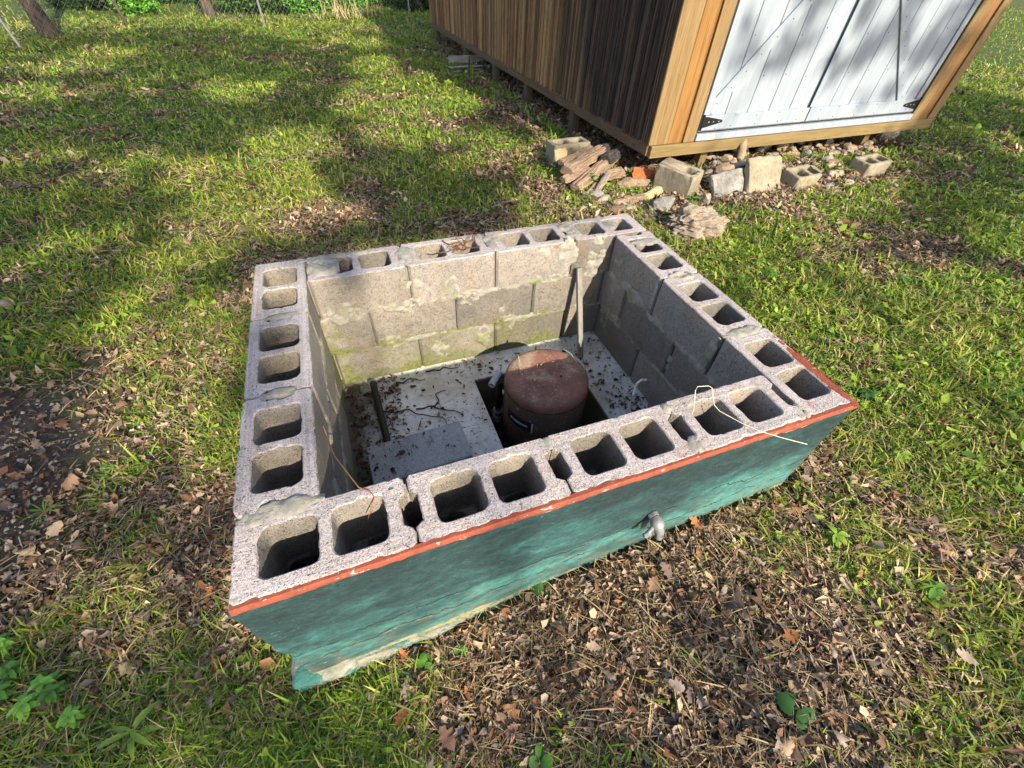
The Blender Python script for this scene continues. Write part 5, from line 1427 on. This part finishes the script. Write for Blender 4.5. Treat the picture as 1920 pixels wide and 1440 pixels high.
for k, (u, v, lab) in enumerate(((40, 1260, 'pale green leafy weed at the left edge, upper of the clump'), (100, 1285, 'pale green leafy weed in the middle of the bottom left clump'), (65, 1325, 'pale green leafy weed lowest in the bottom left clump'), (115, 1300, 'small pale green weed at the right of the bottom left clump'), (150, 1345, 'low green weed just below the bottom left clump'), (15, 1215, 'pale green weed topmost on the left picture edge'), (20, 1300, 'pale green weed below the topmost at the left edge'))):
    plant('weed', u, v, 22, .038, .018, .055, M_L0 if k % 3 else M_L1, lab, 50+k)
for k, (u, v, lab) in enumerate(((1445, 520, 'green weed in the lawn right of the back corner'), (1420, 500, 'low light green weed near the stump'), (1690, 530, 'leafy weed in the sunny right lawn'), (1575, 590, 'yellow green weed right of the side wall'), (1680, 860, 'broad leaved weed in the sunny grass at right'), (1620, 745, 'wide leaved dark weed off the right front corner'), (1560, 1010, 'light green weed in the right foreground'), (1740, 1110, 'dark clover like weed at the right foreground'))):
    plant('weed', u, v, 14, .045, .022, .035, [M_L1, M_L2, M_L1, M_L2, M_L2, M_L3, M_L2, M_L1][k], lab, 70+k)

# ------------------------------------------------------------------ fence, shrubs and trees behind the lawn
fence = empty('chain_link_fence', (-4.2, 11.0, -.5)); tag(fence, 'sagging chain link fence with grey posts along the far lawn edge', 'fence')
fA = np.array([-8.5, 8.7]); fB = np.array([3.6, 15.1]); fd = (fB-fA)/np.linalg.norm(fB-fA); FL = np.linalg.norm(fB-fA)
for k in range(3):
    t = (2.2, 9.15, 13.2)[k]; p = fA+fd*t; g = float(ground(*p)); m = MB(); m.tube([(p[0], p[1], g-.1), (p[0], p[1], g+1.25)], .024, 10); m.tube([(p[0], p[1], g+1.25), (p[0], p[1], g+1.28)], [.03, .02], 10); m.build('post', M_GALV, fence, smooth=True)
p0 = at(32, 78, -.5); m = MB(); m.tube([(p0[0], p0[1], -.6), (p0[0]-.12, p0[1]-.05, .75)], .022, 10); m.build('post', M_ALU, fence, smooth=True)
V = []; F = []; step = .10; hgt = 1.2; n = int(FL/step)
for k in range(-12, n):
    for sg in (1, -1):
        s0 = k*step+(hgt if sg < 0 else 0); s1 = s0+sg*hgt
        a_0, a_1 = s0, s1; z0, z1 = -.48, -.48+hgt
        def clip(sv, zv, se, ze):
            t = 0 if sv >= 0 else (0-sv)/(se-sv)
            return sv+(se-sv)*t, zv+(ze-zv)*t
        s0_, z0_ = clip(a_0, z0, a_1, z1) if a_0 < 0 else (a_0, z0); s1_, z1_ = clip(a_1, z1, a_0, z0) if a_1 < 0 else (a_1, z1)
        if min(s0_, s1_) > FL or max(s0_, s1_) <= 0: continue
        s0_, s1_ = min(s0_, FL), min(s1_, FL)
        P_ = np.array([*(fA+fd*s0_), z0_]); Q_ = np.array([*(fA+fd*s1_), z1_]); w_ = .0015; b = len(V)
        dn = np.array([-fd[1], fd[0], 0])*w_; du = np.array([fd[0]*.7, fd[1]*.7, .7*-sg])*w_
        V += [P_+dn, P_+du, P_-dn, P_-du, Q_+dn, Q_+du, Q_-dn, Q_-du]; F += [(b+a, b+(a+1) % 4, b+4+(a+1) % 4, b+4+a) for a in range(4)]
m = MB(); m.add(V, F); m.build('mesh_netting', M_GALV, fence)

def leafcloud(name, cen, rad, n, size, cols, seed, parent=None, thr=.42, fr=1.1, pts=None):
    r = np.random.default_rng(seed)
    if pts is None:
        p = r.normal(0, 1, (n*3, 3)); p /= np.linalg.norm(p, axis=1)[:, None]; p *= (r.random(n*3)**.45)[:, None]
        P = np.array(cen)+p*np.array(rad)
        d = fbm(P[:, 0]*fr+P[:, 2]*.7, P[:, 1]*fr-P[:, 2]*.9, seed, 3); P = P[d > thr][:n]
    else: P = pts
    m_ = len(P); a = r.normal(0, 1, (m_, 3)); a[:, 2] *= .5; a /= np.linalg.norm(a, axis=1)[:, None]; b = np.cross(a, r.normal(0, 1, (m_, 3))); b /= np.linalg.norm(b, axis=1)[:, None]
    s = size*r.uniform(.6, 1.3, m_)[:, None]; nn = np.cross(a, b)*s*.15
    V = np.stack([P-a*s*.5, P-b*s*.28+nn, P+a*s*.5, P+b*s*.28+nn], 1).reshape(-1, 3); i = np.arange(m_)*4
    c = np.array(cols)[r.integers(0, len(cols), m_)]*r.uniform(.7, 1.25, m_)[:, None]
    loc = parent.location if parent is not None else P.mean(0)
    V = V-np.array(loc)
    o = np_mesh(name, V, [np.stack([i, i+1, i+2, i+3], 1)], np.repeat(c, 4, 0), M_CROWN)
    if parent is not None: o.parent = parent
    else: o.location = loc
    return o
G1 = [(.05, .13, .02), (.10, .22, .03), (.03, .08, .02)]; G2 = [(.13, .36, .03), (.20, .44, .05), (.07, .22, .03)]; G3 = [(.02, .05, .015), (.035, .075, .02)]
shr = [(560, 30, .8, .7, G2, 'bright green bush left of the bare gap by the fence'), (640, 16, .9, .8, G2, 'light green bush behind the dry stalks'), (720, 12, 1.0, .9, G2, 'broad bright bush behind the dry grass edge'), (780, 22, .8, .8, G3, 'dark shaded bush beside the far shed corner'), (850, 10, 1.0, .9, G3, 'dark bush hidden behind the shed'), (460, 28, 1.0, .7, G1, 'mid green bush right of the second tree'), (310, 8, 1.1, .8, G1, 'leafy bush between the two fence trees'), (240, 32, .6, .5, G2, 'small vine covered bush on the fence netting'), (140, 20, 1.0, .5, G3, 'low dark bush behind the fence at left')]
for k, (u, v, rx, rz_, cl, lab) in enumerate(shr):
    p = gp(u, v); p = p+np.array([.27, .64, 0])*.8
    root = empty('shrub', (p[0], p[1], p[2])); tag(root, lab, 'bush', 'bushes along the far lawn edge')
    leafcloud('foliage', (p[0], p[1], p[2]+rz_*.7), (rx, rx*.8, rz_), 8000, .085, cl, 300+k, root, .40, 2.2)
    m = MB(); r = np.random.default_rng(k)
    for b_ in range(5): m.tube([(p[0]+r.normal(0, .05), p[1], p[2]-.05), (p[0]+r.normal(0, .25), p[1]+r.normal(0, .2), p[2]+rz_)], [.015, .006], 6)
    m.build('stem', M_BARK, root)

def tree(x, y, h, r0, lean, cen, rad, nleaf, lab, seed, pts=None, lsz=.14, cols=G1, group=None, limbs=9):
    r = np.random.default_rng(seed); g = float(ground(x, y)); root = empty('tree', (x, y, g)); tag(root, lab, 'tree', group)
    m = MB(); top = np.array([x+lean[0], y+lean[1], g+h]); base = np.array([x, y, g-.15])
    tr = [base+(top-base)*t+np.array([math.sin(t*4+seed), math.cos(t*3+seed), 0])*.08*t*h/6 for t in np.linspace(0, 1, 10)]
    m.tube(tr, [r0*(1.35 if i == 0 else 1)*(1-.6*i/9) for i in range(10)], 14)
    m.build('trunk', M_BARK, root, smooth=True)
    cen = np.array(cen); rad = np.array(rad)
    for k in range(limbs):
        t = r.uniform(.55, 1); s = base+(top-base)*t; d = r.normal(0, 1, 3); d /= np.linalg.norm(d); e = cen+d*rad*.75
        mid = (s+e)/2+r.normal(0, .25, 3); m = MB(); rb_ = r0*.42*(1.2-t*.6); m.tube([s, (s+mid)/2+r.normal(0, .08, 3), mid, (mid+e)/2+r.normal(0, .12, 3), e], [rb_, rb_*.8, rb_*.6, rb_*.4, rb_*.15], 8); m.build('limb', M_BARK, root, smooth=True)
    leafcloud('crown', cen, rad, nleaf, lsz, cols, seed, root, pts=pts); return root
# lawn-edge trees in the picture (lower trunks in view)
for k, (u, v, r0, h, ln, lab) in enumerate(((98, 70, .13, 5.5, (-.5, .4), 'dark leaning tree behind the fence at the top left'), (396, 32, .11, 6, (-.2, .3), 'second dark tree trunk at the lawn edge beside the bushes'), (243, 52, .035, 3.5, (-.5, .2), 'thin sapling leaning behind the fence netting'))):
    p = gp(u, v); tree(p[0], p[1], h, r0, ln, (p[0]+ln[0], p[1]+ln[1]+.5, h+.2), (2.2, 2.0, 1.6) if r0 > .05 else (1.0, 1.0, .8), 5200 if r0 > .05 else 900, lab, 400+k, limbs=7 if r0 > .05 else 3)
# dry stalks at the lawn edge
m = MB()
for k in range(46):
    r = np.random.default_rng(600+k); p = gp(590+r.uniform(0, 100)+(k % 3)*18, 30+r.uniform(-6, 8)); m.tube([p, p+np.array([r.normal(0, .1), r.normal(0, .1), r.uniform(.2, .45)])], [.007, .003], 5)
o = m.build('dry_stalks', M_STRAW); tag(o, 'clump of dry pale stalks along the far lawn edge', 'dry stalks', kind='stuff')

# ------------------------------------------------------------------ unseen trees on the sunward side: crowns shaped to shade and dapple the yard
LIT = [ # world ellipses on the ground where the crowns leave gaps for sunlight: cx, cy, rx, ry, rot deg, strength
]
def L(u, v, ru, rv, s=1.0):
    c = at(u, v, -.52); a = at(u+ru, v, -.52)-c; b = at(u, v-rv, -.52)-c
    LIT.append((c[0], c[1], a[0], a[1], b[0], b[1], s))
for q_ in ((480, 335, 120, 50), (545, 265, 80, 34), (395, 320, 70, 28), (430, 400, 130, 26), (250, 300, 60, 20, .5), (575, 375, 36, 32), (430, 180, 60, 10, .6),
           (720, 185, 75, 38), (705, 125, 45, 16), (815, 175, 80, 34), (780, 240, 80, 26), (905, 285, 70, 34, .8), (930, 340, 60, 26, .5),
           (200, 92, 60, 9), (110, 118, 90, 11), (60, 165, 60, 16), (265, 165, 28, 9), (410, 155, 36, 12), (490, 160, 36, 11), (535, 55, 40, 9), (635, 70, 24, 10), (690, 84, 34, 9), (580, 80, 40, 10, .5), (100, 300, 90, 26, .45), (330, 480, 90, 30, .55), (200, 560, 100, 30, .4),
           (300, 640, 130, 100, .85), (240, 820, 140, 80, .85), (200, 950, 150, 70, .6), (480, 430, 120, 22, .8), (620, 400, 90, 20, .6),
           (650, 14, 160, 26), (90, 10, 90, 12), (330, 12, 60, 12), (560, 4, 100, 12), (220, 46, 24, 8), (1150, 360, 160, 60), (1300, 330, 200, 80), (1480, 340, 120, 80), (1620, 330, 60, 50, .9), (1250, 420, 120, 40, .8),
           (1400, 500, 110, 70, .8), (1650, 640, 300, 130), (1450, 700, 100, 100), (1650, 960, 330, 110, .95), (1480, 580, 110, 60), (1600, 560, 130, 50), (1700, 620, 150, 70), (1840, 660, 110, 70), (1760, 530, 120, 34, .6), (1880, 440, 50, 40, .8), (1850, 80, 60, 26), (1860, 180, 50, 20, .5), (1870, 280, 60, 22, .7), (1640, 720, 120, 50, .7), (1830, 780, 90, 40, .5),
           (1600, 830, 70, 50, .9), (1540, 930, 120, 50, .95), (1680, 940, 120, 50, .9), (1440, 960, 70, 40, .7), (1850, 950, 90, 60, .8), (1500, 1060, 100, 50, .6), (1700, 1060, 160, 80, .8), (1850, 1150, 110, 90, .85), (1600, 1180, 110, 60, .7), (1760, 1300, 180, 110, .75), (1250, 1130, 190, 110, .7), (950, 1300, 380, 170, .85), (1500, 1330, 200, 130, .8), (650, 1330, 200, 80, .3), (100, 1270, 190, 110, .9)): L(*q_)
sg_ = np.array([-SUN[0]/SUN[2], -SUN[1]/SUN[2]])
def E(x, y, z, rx, ry, s):      # a lit spot given by a point off the ground
    c = np.array([x, y])+sg_*(z+.52); LIT.append((c[0], c[1], rx, 0, 0, ry, s))
E(.10, 1.22, 0, .20, .22, 1.0)                       # far left corner of the wall tops
E(1.0, 1.22, -.25, .85, .70, 1.0)                    # back wall inner face
E(.95, .16, -.02, .95, .22, 1.0)
E(.95, .0, -.25, 1.05, .55, 1.0)
E(1.75, .7, 0, .2, .8, .75)
for (x, z, rx, rz_, s) in ((3.25, .2, .5, .5, .85), (3.95, .5, .28, .3, .8), (4.35, .15, .4, .2, .75), (4.6, .6, .25, .35, .75), (5.1, .75, .22, .3, .7), (5.6, .3, .3, .25, .5), (6.3, .0, .35, .3, .75), (5.9, .8, .3, .3, .8), (3.6, .9, .6, .3, .9), (6.7, .6, .3, .5, .7), (4.9, -.15, .3, .12, .7), (5.3, 1.5, 1.5, .4, .5)):
    E(x, 3.0, z, rx*.9, rz_*1.45, s*.9)
LA = np.array(LIT)
def litval(x, y):
    out = np.zeros_like(x)
    for (cx_, cy_, ax_, ay_, bx_, by_, s) in LA:
        det = ax_*by_-ay_*bx_; dx = x-cx_; dy = y-cy_; a = (dx*by_-dy*bx_)/det; b = (ax_*dy-ay_*dx)/det
        e = np.hypot(a, b)+.75*(fbm(x*2.6+cx_, y*2.6, 55, 3)-.5)
        out = np.maximum(out, s*np.clip((1.30-e)/.18, 0, 1))
    return np.maximum(out, .24)
r_ = np.random.default_rng(77); NC = 115000
gxs = r_.uniform(-9, 11, NC); gys = r_.uniform(-2.6, 12.8, NC)
t = r_.uniform(12, 30, NC)
P = np.stack([gxs+SUN[0]*t, gys+SUN[1]*t, -.52+SUN[2]*t], 1)
crowns = [((-5.5, -10.5, 9.2), (5.2, 6.2, 4.2)), ((3.2, -12.0, 9.6), (5.4, 6.8, 4.6)), ((11.5, -10.5, 9.0), (5.4, 6.2, 4.2))]
own = np.full(NC, -1); best = np.full(NC, 9.0)
for k, (c, rd) in enumerate(crowns):
    e = np.linalg.norm((P-np.array(c))/np.array(rd), axis=1); b = (e < 1) & (e < best); own[b] = k; best[b] = e[b]
lv = litval(gxs, gys)
keep = (own >= 0) & (r_.random(NC) > lv*1.04)
# where only part of the light comes through keep whole twigs rather than single leaves
tw = vn(gxs*2.6, gys*2.6, 88); keep &= ~((lv > .15) & (tw > 1.08-lv))
print('canopy leaves', int(keep.sum()))
for k, (c, rd) in enumerate(crowns):
    pts = P[keep & (own == k)]
    tree(c[0]+.4, c[1]-3.5, 6.0, .26, (0, 2.2), c, rd, 0, ['tall leafy yard tree standing behind the viewer on the left', 'tall leafy yard tree standing behind the viewer', 'tall leafy yard tree standing behind the viewer on the right'][k], 500+k, pts=pts, lsz=.27, cols=G1, limbs=8)
